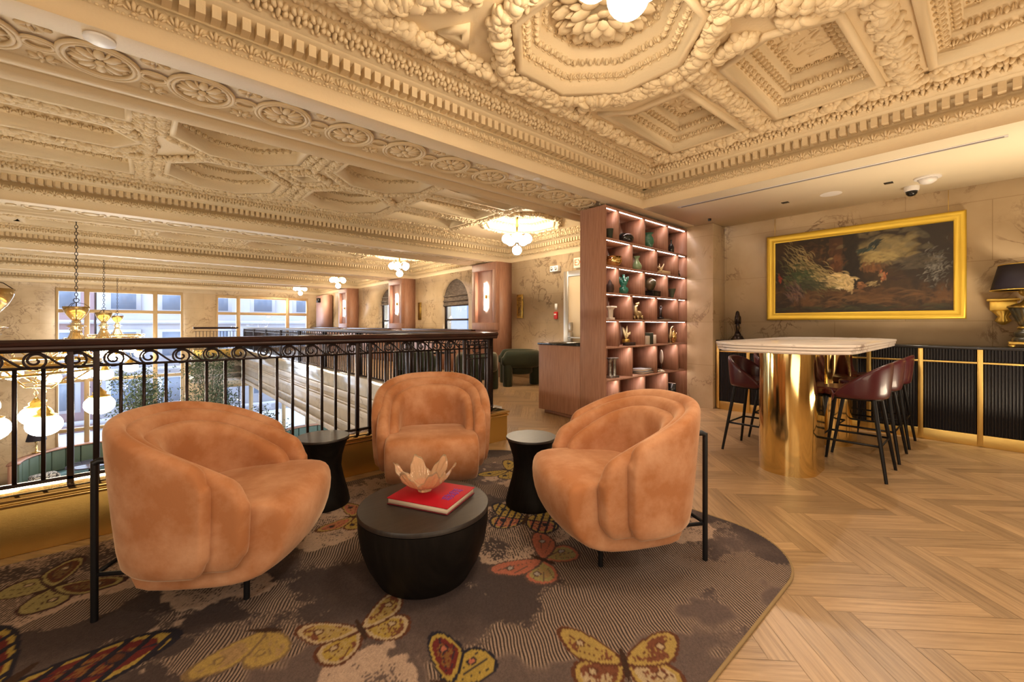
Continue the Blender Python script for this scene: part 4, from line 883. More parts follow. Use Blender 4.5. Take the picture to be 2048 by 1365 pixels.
# ------------------------------------------------------------------ lamp, parrot and wall bracket at the console
bg = mat('black_green_patina', (.035, .03, .018), .35, noise=((.16, .10, .03), 5, (5, 5, 1), .5, .7)); agold = mat('antique_gold', (.50, .33, .08), .35, .8, noise=((.12, .08, .03), 14, (1, 1, 1), .5, .7))
shadem = mat('black_lampshade', (.018, .013, .022), .7); shadein = mat('gold_lampshade_lining', (.80, .62, .34), .5)
t = empty('table_lamp', (6.255, -.222, .985), 0, 'ornate gilt urn table lamp with black shade on the console, at the right edge', 'lamp')
MB().box(-.10, .10, -.125, .125, .03, .055).build('base', agold, t, bevel=.008, seg=3)
m = MB(); [m.ell((sx*.075, sy*.10, .016), (.025, .025, .016), 10, 6) for sx in (-1, 1) for sy in (-1, 1)]; m.build('feet', agold, t, smooth=True)
MB().lathe([(.105, .055), (.11, .07), (.10, .09), (.085, .10), (.092, .125), (.088, .145), (.07, .155), (.062, .175)], n=40).build('pedestal', bg, t, smooth=True, angle=50)
MB().lathe([(.06, .175), (.07, .18), (.07, .19), (.058, .2)], n=40).build('collar', agold, t, smooth=True)
MB().lathe([(.05, .20), (.062, .22), (.088, .28), (.112, .35), (.122, .375)], n=72, lobes=(18, .04)).build('urn', bg, t, smooth=True)
MB().lathe([(.122, .375), (.132, .382), (.130, .392), (.09, .41), (.05, .425), (.03, .45), (.026, .48)], n=72, lobes=(18, .03)).build('shoulder', agold, t, smooth=True)
MB().lathe([(.012, .48), (.038, .49), (.055, .515), (.055, .54), (.04, .565), (.015, .575)], n=60, lobes=(12, .07)).build('finial_ball', agold, t, smooth=True)
MB().cyl(0, 0, .57, .63, .008, n=10).build('stem', agold, t)
m = MB(); m.lathe([(.240, .545), (.188, .785)], n=64, cap=False); s_ = m.build('lamp_shade', shadem, t, smooth=True); md = s_.modifiers.new('thick', 'SOLIDIFY'); md.thickness = .003
m = MB(); m.lathe([(.237, .545), (.185, .785)], n=64, cap=False); m.build('shade_lining', shadein, t, smooth=True)
m = MB(); [m.tube([(r*math.cos(a), r*math.sin(a), z) for a in np.linspace(0, 2*PI, 65)[:-1]], .0045, 6, True) for r, z in ((.240, .545), (.188, .785))]; m.tube([(-.2, 0, .77), (.2, 0, .77)], .003, 6); m.build('shade_trim', gold, t, smooth=True)
t = empty('wall_bracket', (6.498, -.07, 1.36), 0, 'gilded carved wall bracket on the marble beside the lamp', 'bracket')
m = MB(); m.box(-.10, 0, -.11, .11, .075, .10); m.box(-.085, 0, -.09, .09, -.02, .075); m.build('shelf', gold, t, bevel=.008)
m = MB(); m.lathe([(.012, -.16), (.05, -.12), (.03, -.08), (.07, -.02)], n=24, lobes=(8, .15), t=(-.055, 0, 0)); m.build('scroll', gold, t, smooth=True)
brz = mat('dark_bronze', (.028, .018, .016), .3, .6, noise=((.10, .06, .02), 12, (1, 1, 1), .5, .7))
t = empty('parrot_statuette', (6.34, 2.38, .985), .5, 'dark bronze parrot statuette on a round base at the left end of the console', 'statuette')
MB().lathe([(.085, 0), (.09, .012), (.072, .03), (.066, .05), (.045, .065), (.04, .09)], n=32).build('base', brz, t, smooth=True, angle=40)
MB().lathe([(.035, .09), (.018, .13), (.02, .17), (.026, .20), (.012, .215)], n=16, lobes=(5, .15)).build('perch', brz, t, smooth=True)
m = MB(); B = [((0, 0, .215), .018), ((-.012, 0, .25), .034), ((-.006, 0, .30), .040), ((.004, 0, .345), .030), ((.012, 0, .375), .026), ((.018, 0, .395), .022), ((.022, 0, .408), .012)]
m.tube([p for p, r in B], [r for p, r in B], 16); m.tube([(-.016, 0, .25), (-.04, 0, .17), (-.052, 0, .10)], [.02, .017, .004], 10); [m.ell((-.012, s*.032, .28), (.02, .010, .06), 12, 8) for s in (-1, 1)]; m.build('parrot', brz, t, smooth=True)
m = MB(); m.tube([(.032, 0, .405), (.055, 0, .398), (.055, 0, .378)], [.011, .008, .001], 8); m.build('beak', agold, t, smooth=True)
# ------------------------------------------------------------------ walnut bookcase
BY, BD = 3.0, .38
bc = empty('bookcase', (4.09, BY, 0), 0, 'tall walnut bookcase with staggered lit cubbies full of ornaments', 'bookcase')
rows = [2.59, 2.235, 1.91, 1.585, 1.26, .935, .545, .075]; BW_ = 2.03; T = .022
MB().box(0, .022, 0, BD, .002, 2.615).build('side_panel', walnut, bc, bevel=.001); MB().box(BW_-.022, BW_, 0, BD, .002, 2.615).build('side_panel', walnut, bc)
MB().box(.022, BW_-.022, BD-.012, BD, .002, 2.615).build('back_panel', walnut, bc); MB().box(.022, BW_-.022, .0, BD-.012, 2.592, 2.615).build('top_panel', walnut, bc)
MB().box(.022, BW_-.022, .012, .03, .002, .053).build('plinth', walnut, bc)
D1 = [.274, .856, 1.449]; D2 = [.565, 1.162, 1.748]; cells = {}
for i in range(7):
    zt = rows[i]; zb = rows[i+1]; MB().box(.022, BW_-.022, .0, BD-.012, zb-T, zb).build('shelf', walnut, bc)
    dv = D1 if i % 2 == 0 else D2
    for d in dv: MB().box(d-.01, d+.01, .002, BD-.012, zb+.0005, zt-T-.0005 if i else zt).build('divider', walnut, bc)
    e = [.022]+dv+[BW_-.022]
    for a, b in zip(e[:-1], e[1:]): MB().box(a+.02, b-.02, .026, .042, (zt-T if i else zt)-.002, (zt-T if i else zt)-.0005).build('light_strip', led, bc)
glz = lambda n, c, **k: mat(n, c, .12, coat=.6, **k)
teal = glz('teal_glaze', (.03, .20, .15)); tealn = glz('green_glaze', (.045, .17, .11), noise=((.25, .36, .28), 7, (1, 1, 1), .5, .68)); celadon = glz('celadon_glaze', (.24, .36, .20), noise=((.5, .55, .4), 6, (1, 1, 1), .5, .7)); blk = glz('black_glaze', (.012, .014, .016)); olive = glz('brown_glaze', (.07, .06, .035), noise=((.16, .10, .05), 6, (1, 1, 1), .4, .7)); cream = mat('cream_plaster', (.72, .66, .55), .6); silver = mat('tarnished_silver', (.55, .55, .54), .28, .9, noise=((.15, .15, .15), 18, (1, 1, 1), .5, .65)); dkg = mat('dark_green_cloth', (.035, .045, .03), .7); choc = mat('dark_brown_cloth', (.05, .025, .02), .6); navy = mat('navy_cloth', (.015, .016, .04), .5)
def seen(x, y): return min((4.09+x)*(1+y/BY), 6.02)
def item(name, px_x, row, label, cat, y=.12): # px_x: distance along the bookcase
    return empty(name, (seen(px_x, y), BY+y, rows[row+1]), 0, label, cat)
def lv(name, x, row, prof, mt, label, cat='vase', y=.12, sc=1.0, **k):
    o = MB().lathe([(r*sc, z*sc+.0005) for r, z in prof], n=36, **k).build(name, mt, smooth=True, angle=55); o.location = (seen(x, y), BY+y, rows[row+1]); tag(o, label, cat); return o
lv('cup', .085, 0, [(.025, 0), (.03, .01), (.045, .13), (.042, .13), (.028, .015)], dkg, 'dark green flared cup at the left end of the top shelf', 'cup', y=.07, cap=True)
lv('jar', .40, 0, [(.05, 0), (.095, .03), (.115, .075), (.10, .115), (.06, .14), (.05, .142)], blk, 'squat black glossy jar in the second cubby of the top shelf', 'jar', y=.13)
lv('vase', .945, 0, [(.035, 0), (.055, .03), (.072, .09), (.068, .14), (.042, .18), (.045, .2), (.068, .215), (.062, .215), (.035, .19)], tealn, 'green glazed vase with flared neck on the top shelf', y=.10)
lv('bottle', 1.54, 0, [(.032, 0), (.042, .02), (.044, .09), (.03, .13), (.012, .155), (.012, .20), (.016, .205)], blk, 'slender dark bottle at the right end of the top shelf', 'bottle', y=.10)
b_ = lv('bowl', .15, 1, [(.05, 0), (.055, .015), (.10, .045), (.115, .085), (.10, .115), (.112, .135), (.106, .135), (.085, .1), (.05, .03)], brass, 'gadrooned brass bowl in the left cubby of the second shelf', 'bowl', y=.125, lobes=(24, .015))
lv('vase', .665, 1, [(.035, 0), (.062, .03), (.068, .06), (.045, .105), (.024, .135), (.026, .165), (.046, .195), (.04, .195), (.02, .165)], celadon, 'pale celadon bottle vase on the second shelf', y=.10)
t = item('antler_ornament', 1.30, 1, 'gilt coral ornament resting on a pale box on the second shelf', 'ornament'); MB().box(-.09, .14, -.05, .06, .001, .06).build('box', mat('straw_box', (.58, .45, .25), .7), t, bevel=.003)
m = MB(); rr = random.Random(4)
for k in range(9): a = rr.uniform(0, 6.28); m.tube([(-.05, 0, .062), (-.05+.035*math.cos(a), .02*math.sin(a), .10), (-.05+.075*math.cos(a), .03*math.sin(a), .10+.075*rr.random())], [.012, .01, .004], 6)
m.build('coral', mat('pale_gilt', (.82, .68, .42), .35, .5), t, smooth=True)
lv('bottle', 1.83, 1, [(.03, 0), (.035, .03), (.02, .06), (.014, .075), (.022, .09), (.012, .105)], blk, 'tiny dark bottle at the right end of the second shelf', 'bottle', y=.1)
lv('pot', .09, 2, [(.04, 0), (.05, .05), (.045, .10), (.03, .11), (.02, .14), (.004, .165)], choc, 'small dark lidded pot at the left end of the third shelf', 'pot', y=.07)
t = item('tulip_vase', .37, 2, 'turquoise double gourd vase with tall spouts on the third shelf', 'vase', y=.10); MB().lathe([(.035, 0.0005), (.05, .02), (.066, .05), (.06, .08), (.03, .105), (.045, .13), (.052, .15), (.04, .175), (.018, .19), (.016, .24), (.02, .25)], n=32).build('body', teal, t, smooth=True)
m = MB(); [m.tube([(.038*math.cos(a), .038*math.sin(a), .15), (.058*math.cos(a), .058*math.sin(a), .19), (.055*math.cos(a), .055*math.sin(a), .225)], [.012, .010, .012], 8) for a in np.linspace(0, 2*PI, 6)[:-1]]; m.build('spout', teal, t, smooth=True)
t = item('box', 1.03, 2, 'black lacquer box under the brown jar on the third shelf', 'box', y=.13); MB().box(-.09, .11, -.07, .09, .001, .065).build('body', blackpl, t, bevel=.003); MB().box(-.09, .11, -.0725, .0925, .0655, .085).build('lid', blackpl, t, bevel=.003)
o = lv('jar', .985, 2, [(.03, .087), (.05, .11), (.082, .17), (.086, .20), (.065, .24), (.03, .26), (.026, .265)], olive, 'brown glazed jar standing on the black box on the third shelf', 'jar', y=.13)
lv('beaker', 1.56, 2, [(.02, 0), (.026, .04), (.055, .14), (.05, .14), (.02, .03)], mat('verdigris', (.10, .13, .09), .5, .4), 'green bronze flared beaker on the third shelf', 'beaker', y=.09)
t = item('capital', .10, 3, 'white plaster column capital at the left end of the fourth shelf', 'ornament', y=.13); m = MB(); m.box(-.04, .04, -.04, .04, .001, .03); m.lathe([(.03, .03), (.034, .12), (.045, .14), (.055, .15)], n=32, lobes=(8, .06)); m.box(-.058, .058, -.058, .058, .15, .17); m.build('body', cream, t, bevel=.003)
t = item('gilt_figure', .675, 3, 'gilt mythical beast figure on the fourth shelf', 'statuette', y=.10); m = MB(); pg = mat('pale_gold', (.62, .50, .27), .35, .7)
m.tube([(.06, 0, .05), (.03, 0, .085), (-.02, 0, .09), (-.045, 0, .12), (-.04, 0, .17), (-.015, 0, .20)], [.03, .042, .04, .028, .022, .02], 12); m.ell((.0, 0, .215), (.04, .025, .02), 10, 6); m.tube([(.0, .0, .21), (.035, 0, .235), (.04, 0, .225)], [.015, .01, .003], 8)
for x, y in ((-.03, .025), (-.03, -.025), (.06, .03), (.06, -.03)): m.tube([(x, y, .06), (x+.01, y, .03), (x+.02, y, .02)], [.018, .013, .012], 8)
m.build('body', pg, t, smooth=True); MB().box(-.065, .09, -.045, .045, .0005, .008).build('base', pg, t)
t = item('book', 1.31, 3, 'flat grey book under the dark figurine on the fourth shelf', 'book', y=.12); MB().box(-.10, .13, -.07, .08, .001, .005).build('back_cover', choc, t); MB().box(-.095, .125, -.066, .076, .0052, .022).build('page_block', pages, t); MB().box(-.10, .13, -.07, .08, .0222, .027).build('front_cover', choc, t)
t = item('figurine', 1.25, 3, 'dark pewter archer figurine standing on a flat book on the fourth shelf', 'statuette', y=.10); t.location.z += .0275; m = MB(); m.box(-.035, .035, -.03, .03, .0, .02); m.tube([(-.012, 0, .02), (-.012, 0, .07), (0, 0, .10), (0, 0, .145)], [.008, .012, .02, .017], 10); m.tube([(.018, 0, .02), (.012, 0, .07), (0, 0, .10)], [.008, .011, .014], 8); m.ell((.004, 0, .168), (.014, .014, .018), 10, 8); m.tube([(0, 0, .14), (.03, 0, .155), (.06, 0, .17)], [.009, .007, .005], 8); m.tube([(0, 0, .14), (-.03, 0, .13), (-.035, 0, .155)], [.009, .007, .005], 8); m.build('body', mat('pewter', (.10, .09, .10), .35, .8), t, smooth=True)
t = item('flower_pot', .42, 4, 'cream dried flowers in a bronze pot on the fifth shelf', 'plant', y=.15); MB().lathe([(.03, .0005), (.045, .03), (.05, .07), (.042, .08)], n=24).build('pot', agold, t, smooth=True); m = MB(); rr = random.Random(9)
for k in range(26):
    a = rr.uniform(0, 6.28); ln = rr.uniform(.09, .19); tl = rr.uniform(.1, .75); e_ = np.array((math.cos(a)*math.sin(tl), .5*math.sin(a)*math.sin(tl), math.cos(tl)))*ln; m.tube([(0, 0, .07), e_*.55+np.array((0, 0, .07)), e_+np.array((0, 0, .07))], [.003, .010, .001], 5)
m.ell((.085, 0, .15), (.03, .008, .018), 10, 6, rotm(0, -.6, 0)); m.tube([(0, 0, .07), (.085, 0, .15)], .002, 5); m.build('foliage', mat('dried_cream', (.72, .62, .36), .7), t, smooth=True)
t = item('book', .47, 4, 'small dark brown closed book in front of the dried flowers, fifth shelf', 'book', y=.055); MB().box(-.08, .12, -.035, .03, .001, .005).build('back_cover', choc, t); MB().box(-.075, .116, -.032, .027, .0052, .034).build('page_block', choc, t); MB().box(-.08, .12, -.035, .03, .0342, .039).build('front_cover', choc, t)
for k, (x, w_, h_, mt, lb, y) in enumerate(((.95, .05, .155, dkg, 'dark green slipcased book standing on the fifth shelf', .08), (.885, .028, .115, cream, 'white book standing left of the dark green one on the fifth shelf', .07), (1.035, .04, .125, cream, 'cream book standing right of the dark green one on the fifth shelf', .13))):
    t = item('book', x, 4, lb, 'book', y=y); MB().box(-w_, w_, -.04, .08, .001, h_).build('cover', mt, t, bevel=.002); MB().box(-w_+.005, w_-.005, -.036, .078, h_, h_+.002).build('page_block', pages, t)
t = item('ewer', 1.60, 4, 'polished gold ewer with a tall handle on the fifth shelf', 'pitcher', y=.10); MB().lathe([(.03, .0005), (.02, .015), (.042, .05), (.05, .09), (.035, .13), (.02, .155), (.026, .175)], n=28).build('body', brass, t, smooth=True); m = MB(); m.tube([(-.02, 0, .16), (-.005, 0, .225), (.035, 0, .20), (.05, 0, .10)], [.004, .005, .005, .004], 8); m.build('handle', brass, t, smooth=True); m = MB(); m.tube([(.045, 0, .08), (.08, 0, .12), (.085, 0, .15)], [.012, .008, .006], 8); m.build('spout', brass, t, smooth=True)
t = item('bird_ornament', 1.51, 4, 'pale gilt crane ornament beside the gold ewer on the fifth shelf', 'ornament', y=.05); m = MB(); m.tube([(0, 0, .004), (0, 0, .07)], .004, 6); m.tube([(-.02, 0, .07), (0, 0, .10), (.02, 0, .15), (.015, 0, .20), (.05, 0, .235), (.09, 0, .245)], [.006, .03, .022, .009, .008, .002], 10); m.build('body', pg, t, smooth=True); MB().cyl(0, 0, .0005, .006, .03).build('base', pg, t)
t = item('twin_columns', .135, 5, 'tarnished silver pair of columns on a stand, left of the sixth shelf', 'ornament', y=.09); MB().box(-.085, .085, -.045, .045, .001, .03).build('base', silver, t, bevel=.003)
for x in (-.045, .045): MB().lathe([(.026, .03), (.022, .05), (.020, .20), (.027, .215), (.030, .235)], x, 0, n=32, lobes=(10, .05)).build('column', silver, t, smooth=True, angle=50)
MB().box(-.08, .08, -.04, .04, .235, .25).build('entablature', silver, t, bevel=.002)
for k, (z, x, w_, mt, lb) in enumerate(((0, .80, .14, navy, 'navy book lying flat at the bottom of the pair on the sixth shelf'), (.034, .765, .12, mat('pale_blue_cloth', (.55, .58, .66), .6), 'pale blue book lying on top of the navy book on the sixth shelf'))):
    t = item('book', x, 5, lb, 'book', y=.13); t.location.z += z; MB().box(-w_, w_, -.09, .09, .001, .005).build('back_cover', mt, t); MB().box(-w_+.005, w_-.005, -.086, .086, .0052, .028).build('page_block', pages, t); MB().box(-w_, w_, -.09, .09, .0282, .033).build('front_cover', mt, t)
t = item('plate', 1.27, 5, 'white oval plate upright on a thin stand on the sixth shelf', 'plate', y=.11); m = MB(); m.lathe([(.07, -.006), (.085, 0), (.07, .006)], n=36, M=rotm(PI/2, 0, .9)@np.diag((.8, 1.2, 1.)), t=(0, 0, .20)); m.build('dish', cream, t, smooth=True); m = MB(); m.cyl(0, 0, .0005, .008, .035); m.cyl(0, 0, .008, .11, .005); m.build('stand', blackpl, t)
t = item('shell_ornament', 1.26, 5, 'white shell ornament lying at the foot of the upright plate', 'ornament', y=.045); MB().lathe([(.05, .0005), (.045, .015), (.02, .03), (.004, .035)], n=36, lobes=(9, .12)).build('body', cream, t, smooth=True)
t = item('goblet', 1.86, 5, 'cream goblet on a dark stem at the right end of the sixth shelf', 'goblet', y=.16); MB().lathe([(.03, .0005), (.006, .01), (.006, .13), (.01, .14)], n=16).build('stem', choc, t, smooth=True); MB().lathe([(.01, .14), (.04, .17), (.042, .18)], n=24).build('bowl', cream, t, smooth=True)
t = item('book', 1.515, 6, 'black book standing upright on the bottom shelf', 'book', y=.12); MB().box(-.02, .02, -.08, .10, .001, .27).build('cover', blackpl, t); MB().box(-.016, .016, -.079, .096, .2705, .272).build('page_block', pages, t)
t = item('shell_ornament', .49, 6, 'pale pink conch shell on the bottom shelf, above the right armchair', 'ornament', y=.12); MB().lathe([(.02, .0005), (.05, .03), (.04, .07), (.02, .12), (.003, .17)], n=30, lobes=(6, .12)).build('body', mat('pink_shell', (.72, .52, .44), .4), t, smooth=True)
cb = empty('low_cabinet', (4.09, 3.385, 0), 0, 'low walnut cabinet with dark stone top behind the bookcase', 'cabinet')
MB().box(0, 2.0, .0, .72, .055, .93).build('body', walnut, cb, bevel=.002); MB().box(.03, 1.97, .0, .64, .002, .055).build('plinth', walnut, cb); MB().box(-.01, 2.0, .0, .735, .931, .955).build('worktop', blackstone, cb)
# ------------------------------------------------------------------ right wall: pilasters with sconces, wainscot, door, signs
pinkw = mat('lit_recess_panel', (.62, .46, .42), .5)
for k, y0 in enumerate((7.42, 12.05, 16.7)):
    t = empty('walnut_pilaster', (6.13, y0, 0), 0, ['nearest walnut pilaster with a lit recess, beside the green chairs', 'middle walnut pilaster with a lit recess between the arched windows', 'farthest walnut pilaster with a lit recess'][k], 'pilaster', 'walnut pilasters along the right wall')
    m = MB(); m.box(0, .37, 0, .93, .002, C-.005); o = m.build('body', walnut, t)
    m = MB()
    for (a, b, c_, d) in ((0, .93, 1.08, 1.25), (0, .93, 2.47, C-.01), (0, .13, 1.25, 2.47), (.80, .93, 1.25, 2.47)): m.box(-.10, -.001, a, b, c_, d)
    m.build('recess_frame', walnut, t, bevel=.004); MB().box(-.012, -.002, .131, .799, 1.251, 2.469).build('recess_panel', pinkw, t)
    s = empty('wall_sconce', (6.118, y0+.47, 1.86), 0, ['glowing slim tube sconce in the nearest pilaster recess', 'glowing slim tube sconce in the middle pilaster recess', 'glowing slim tube sconce in the farthest pilaster recess'][k], 'wall light', 'tube sconces in the pilasters')
    MB().cyl(-.045, 0, -.32, .32, .018, n=12).build('tube', sconce, s, smooth=True, angle=40); MB().box(-.06, -.001, -.02, .02, -.05, .05).build('bracket', agold, s); m = MB(); m.tube([(-.05, 0, 0), (-.08, .10, .0)], .004, 6); m.build('arm', agold, s)
t = empty('wainscot_bench', (6.2, 0, 0), 0, 'long walnut panelled ledge below the arched windows', 'panelling')
for a, b in ((8.37, 12.03), (13.0, 16.68), (17.65, 21.45)): MB().box(-.15, .295, a, b, .002, 1.05).build('panel', walnut, t); MB().box(-.18, .295, a, b, 1.051, 1.085).build('ledge', railwood, t, bevel=.006)
# green loungey chairs
def make_green(loc, rz, lab):
    t = empty('lounge_chair', loc, rz, lab, 'armchair', 'chunky dark green armchairs')
    m = MB(); shell(m, .30, .34, .36, .17, .36, .70, .70, 0, round_=.12, xc=.0); m.build('backrest', green, t, smooth=True, sub=1, recalc=True)
    MB().lathe([(.22, .22), (.27, .25), (.275, .40), (.25, .435), (.0, .44)], n=36).build('seat', green, t, smooth=True, angle=60)
    for x, y, r in ((.27, .30, .095), (.27, -.30, .095), (-.31, 0, .10)): MB().lathe([(r*.9, .003), (r, .03), (r, .42)], x, y, n=28).build('leg', green, t, smooth=True, angle=60)
    return t
make_green((5.72, 6.3, 0), 2.55, 'chunky dark green armchair nearest the marble wall and the door')
make_green((4.55, 6.15, 0), .9, 'chunky dark green armchair right behind the end of the iron railing')
make_green((3.95, 7.3, 0), -.5, 'dark green armchair seen through the end of the iron railing')
t = empty('cafe_table', (4.75, 7.75, 0), 0, 'small dark round table between the green armchairs', 'table'); MB().cyl(0, 0, .60, .63, .35, n=40).build('tabletop', blackstone, t); MB().cyl(0, 0, .01, .60, .03).build('stem', blackm, t); MB().cyl(0, 0, .002, .015, .2, n=30).build('base', blackm, t)
# door
doorm = mat('cream_door', (.62, .50, .34), .45); steel = mat('steel', (.6, .58, .55), .3, .9)
d = empty('door_1', (WX, 5.2, 0)); d['kind'] = 'structure'
m = MB(); m.box(-.05, 0, .44, .56, .002, 2.28); m.box(-.05, 0, -.56, -.44, .002, 2.28); m.box(-.05, 0, -.44, .44, 2.17, 2.28); m.build('frame', steel, d, bevel=.004); MB().box(-.03, -.001, -.44, .44, .004, 2.168).build('leaf', doorm, d)
m = MB(); m.box(-.10, -.07, -.40, .40, .93, .96); m.box(-.10, -.03, .33, .39, .85, 1.05); m.box(-.08, -.03, .34, .40, 1.08, 1.25); m.build('handle', steel, d, bevel=.004)
def text(name, s, size, mt, parent, loc, rot, ext=.002):
    cu = bpy.data.curves.new(name, 'FONT'); cu.body = s; cu.size = size; cu.extrude = ext; cu.align_x = 'CENTER'; cu.align_y = 'CENTER'
    o = bpy.data.objects.new(name, cu); COL.objects.link(o); dg = bpy.context.evaluated_depsgraph_get(); me = bpy.data.meshes.new_from_object(o.evaluated_get(dg)); bpy.data.objects.remove(o)
    me.materials.clear(); me.materials.append(mt); o = bpy.data.objects.new(name, me); COL.objects.link(o); o.parent = parent; o.location = loc; o.rotation_euler = rot; return o
redp = mat('red_plastic', (.45, .02, .02), .35); orange = mat('exit_letters', (.65, .12, .03), .5, emit=((1, .2, .05), .5))
t = empty('exit_sign', (6.44, 5.28, 2.42), 0, 'white EXIT sign with red letters above the door, partly behind the bookcase', 'sign'); MB().box(-.02, .055, -.19, .19, -.10, .10).build('housing', cream, t, bevel=.004); text('lettering', 'EXIT', .17, orange, t, (-.022, 0, 0), (PI/2, 0, -PI/2))
t = empty('emergency_light', (6.44, 5.98, 2.36), 0, 'grey emergency light box on the marble wall left of the exit sign', 'emergency light'); MB().box(-.05, .055, -.11, .11, -.06, .06).build('housing', white, t, bevel=.008); m = MB(); [m.ell((-.055, s*.06, 0), (.02, .035, .035), 12, 8) for s in (-1, 1)]; m.build('lamp', steel, t, smooth=True)
t = empty('fire_alarm', (6.498, 6.0, 1.42), 0, 'small red fire alarm pull station on the marble wall beside the door', 'fire alarm'); MB().box(-.04, 0, -.045, .045, -.10, .05).build('housing', redp, t, bevel=.006); MB().box(-.048, -.0405, -.03, .03, -.02, .01).build('handle', white, t); MB().box(-.02, 0, -.03, .03, .09, .22).build('notice', white, t)
t = empty('wall_vent', (6.498, 7.12, 1.62), 0, 'narrow brass wall vent beside the nearest pilaster', 'vent'); m = MB(); m.box(-.02, 0, -.10, .10, -.27, .27); m.build('frame', agold, t, bevel=.004); m = MB(); [m.box(-.025, -.0205, -.06, .06, z, z+.01) for z in np.arange(-.22, .22, .022)]; m.build('grille', blackm, t)
t = empty('wall_vent', (6.498, 11.75, 1.62), 0, 'narrow brass wall vent beside the middle pilaster', 'vent'); MB().box(-.02, 0, -.09, .09, -.27, .27).build('frame', agold, t)
t = empty('wall_panel', (6.3, 20.4, 0), 0, 'pinkish wood panelled door surround in the far right corner', 'panelling'); MB().box(-.1, .15, -.75, .75, 1.09, 2.55).build('panel', mat('pink_wood', (.52, .30, .24), .5), t)
t = empty('loudspeaker', (6.14, 20.6, 2.33), 0, 'small black loudspeaker high in the far right corner', 'speaker'); MB().box(-.06, .055, -.13, .13, -.10, .10).build('cabinet', blackpl, t); MB().lathe([(.06, 0), (.065, .006), (.0, .004)], n=20, M=rotm(0, -PI/2, 0), t=(-.061, 0, 0)).build('cone', iron, t)
# ------------------------------------------------------------------ ceiling fittings
def cluster(loc, lab, globe=globe):
    t = empty('globe_cluster_light', loc, 0, lab, 'ceiling light', 'brass globe cluster lights')
    m = MB(); m.lathe([(.05, .66), (.07, .58), (.075, .57), (.03, .54), (.018, .40), (.03, .36), (.016, .32), (.018, .12), (.05, .08), (.03, .03), (.0, .0)], n=24); m.build('stem', brass, t, smooth=True)
    for k in range(5):
        a = 2*PI*k/5+.222; m = MB(); c_, s_ = math.cos(a), math.sin(a); m.tube([(.02*c_, .02*s_, .17), (.10*c_, .10*s_, .22), (.185*c_, .185*s_, .22), (.195*c_, .195*s_, .185)], .008, 8); m.build('arm', brass, t, smooth=True)
        g = MB(); g.ell((.195*c_, .195*s_, .11), (.085, .085, .085), 24, 14); g = g.build('globe', globe, t, smooth=True); MB().lathe([(.03, .165), (.038, .173), (.02, .19)], .195*c_, .195*s_, n=16).build('cap', brass, g, smooth=True)
    g = MB(); g.ell((0, 0, -.085), (.085, .085, .085), 24, 14); g.build('globe', globe, t, smooth=True); return t
cluster((1.49, .98, 2.625), 'nearest globe light hanging from the carved ceiling, cut by the top edge')
for k, y in enumerate((5.70, 10.35, 15.0, 19.65)): cluster((5.12, y, 2.64), ['globe cluster light hanging above the green armchairs', 'globe cluster light second along the right wall, by the nearest arch', 'globe cluster light third along the right wall', 'globe cluster light farthest along the right wall'][k], globe2)
def disc(name, loc, r, h, mt, lab, cat): o = MB().lathe([(r, -.0005), (r, -h*.6), (r*.8, -h)], n=32).build(name, mt, smooth=True, angle=40, recalc=True); o.location = loc; return tag(o, lab, cat)
disc('smoke_detector', (-.163, 2.985, C), .062, .018, white, 'flat white round detector on the plain beam strip, upper left', 'detector')
disc('ceiling_speaker', (5.73, 1.18, C), .10, .006, white, 'round white flush disc on the plain ceiling above the bar table', 'ceiling speaker')
t = empty('downlight', (2.945, 2.98, C), 0, 'small round recessed downlight in the beam near the bookcase', 'downlight'); MB().lathe([(.035, 0), (.036, -.004), (.028, -.004)], n=24).build('trim_ring', white, t); MB().cyl(0, 0, -.003, -.001, .026).build('aperture', blackpl, t)
def spot(parent, loc, tgt, power, size, col, blend=.25):
    l = bpy.data.lights.new('bulb', 'SPOT'); l.energy = power; l.spot_size = size; l.spot_blend = blend; l.color = col; l.shadow_soft_size = .02
    o = bpy.data.objects.new('bulb', l); COL.objects.link(o); o.parent = parent; o.location = loc; dr = Vector(tgt); o.rotation_euler = dr.to_track_quat('-Z', 'Y').to_euler(); return o
for k, (y, lab) in enumerate(((1.62, 'square black recessed downlight in the plain ceiling, left of the white disc'), (.70, 'square black recessed downlight in the plain ceiling, beside the security camera'), (-1.3, 'square black recessed downlight in the plain ceiling, out by the near wall'))):
    t = empty('downlight', (5.73, y, C), 0, lab, 'downlight'); MB().box(-.035, .035, -.035, .035, -.004, -.0005).build('trim_plate', blackpl, t); spot(t, (0, 0, -.02), (-.45, -.22, -1), 62, 1.75, SOFTW)
    spot(t, (0.0, 0, -.02), (.25, 0, -1), 22, 1.2, WARM, .8)
for k, (x, y) in enumerate(((.4, -1.0), (3.4, -1.4))):
    t = empty('downlight', (x, y, ZF), 0, 'added unseen downlight in the carved ceiling above the viewer, %s side' % ('left' if k == 0 else 'right'), 'downlight'); MB().lathe([(.05, -.0), (.05, -.006), (.04, -.006)], n=24).build('trim_ring', white, t); spot(t, (0, 0, -.03), (.12-.1*k, .5, -1), 75, 1.9, SOFTW, .8)  # out-of-view spots added to light the floor and seating
disc('sprinkler', (5.83, 2.55, C), .022, .03, blackpl, 'tiny dark sprinkler head by the marble pier', 'sprinkler')
t = empty('slot_diffuser', (4.98, 1.24, C), 0, 'long thin linear air slot in the plain ceiling', 'air vent'); MB().box(-.03, .03, -1.32, 1.32, -.004, -.0005).build('frame', white, t); MB().box(-.012, .012, -1.30, 1.28, -.006, -.0041).build('slot', mat('slot_shadow', (.25, .22, .22), .7), t)
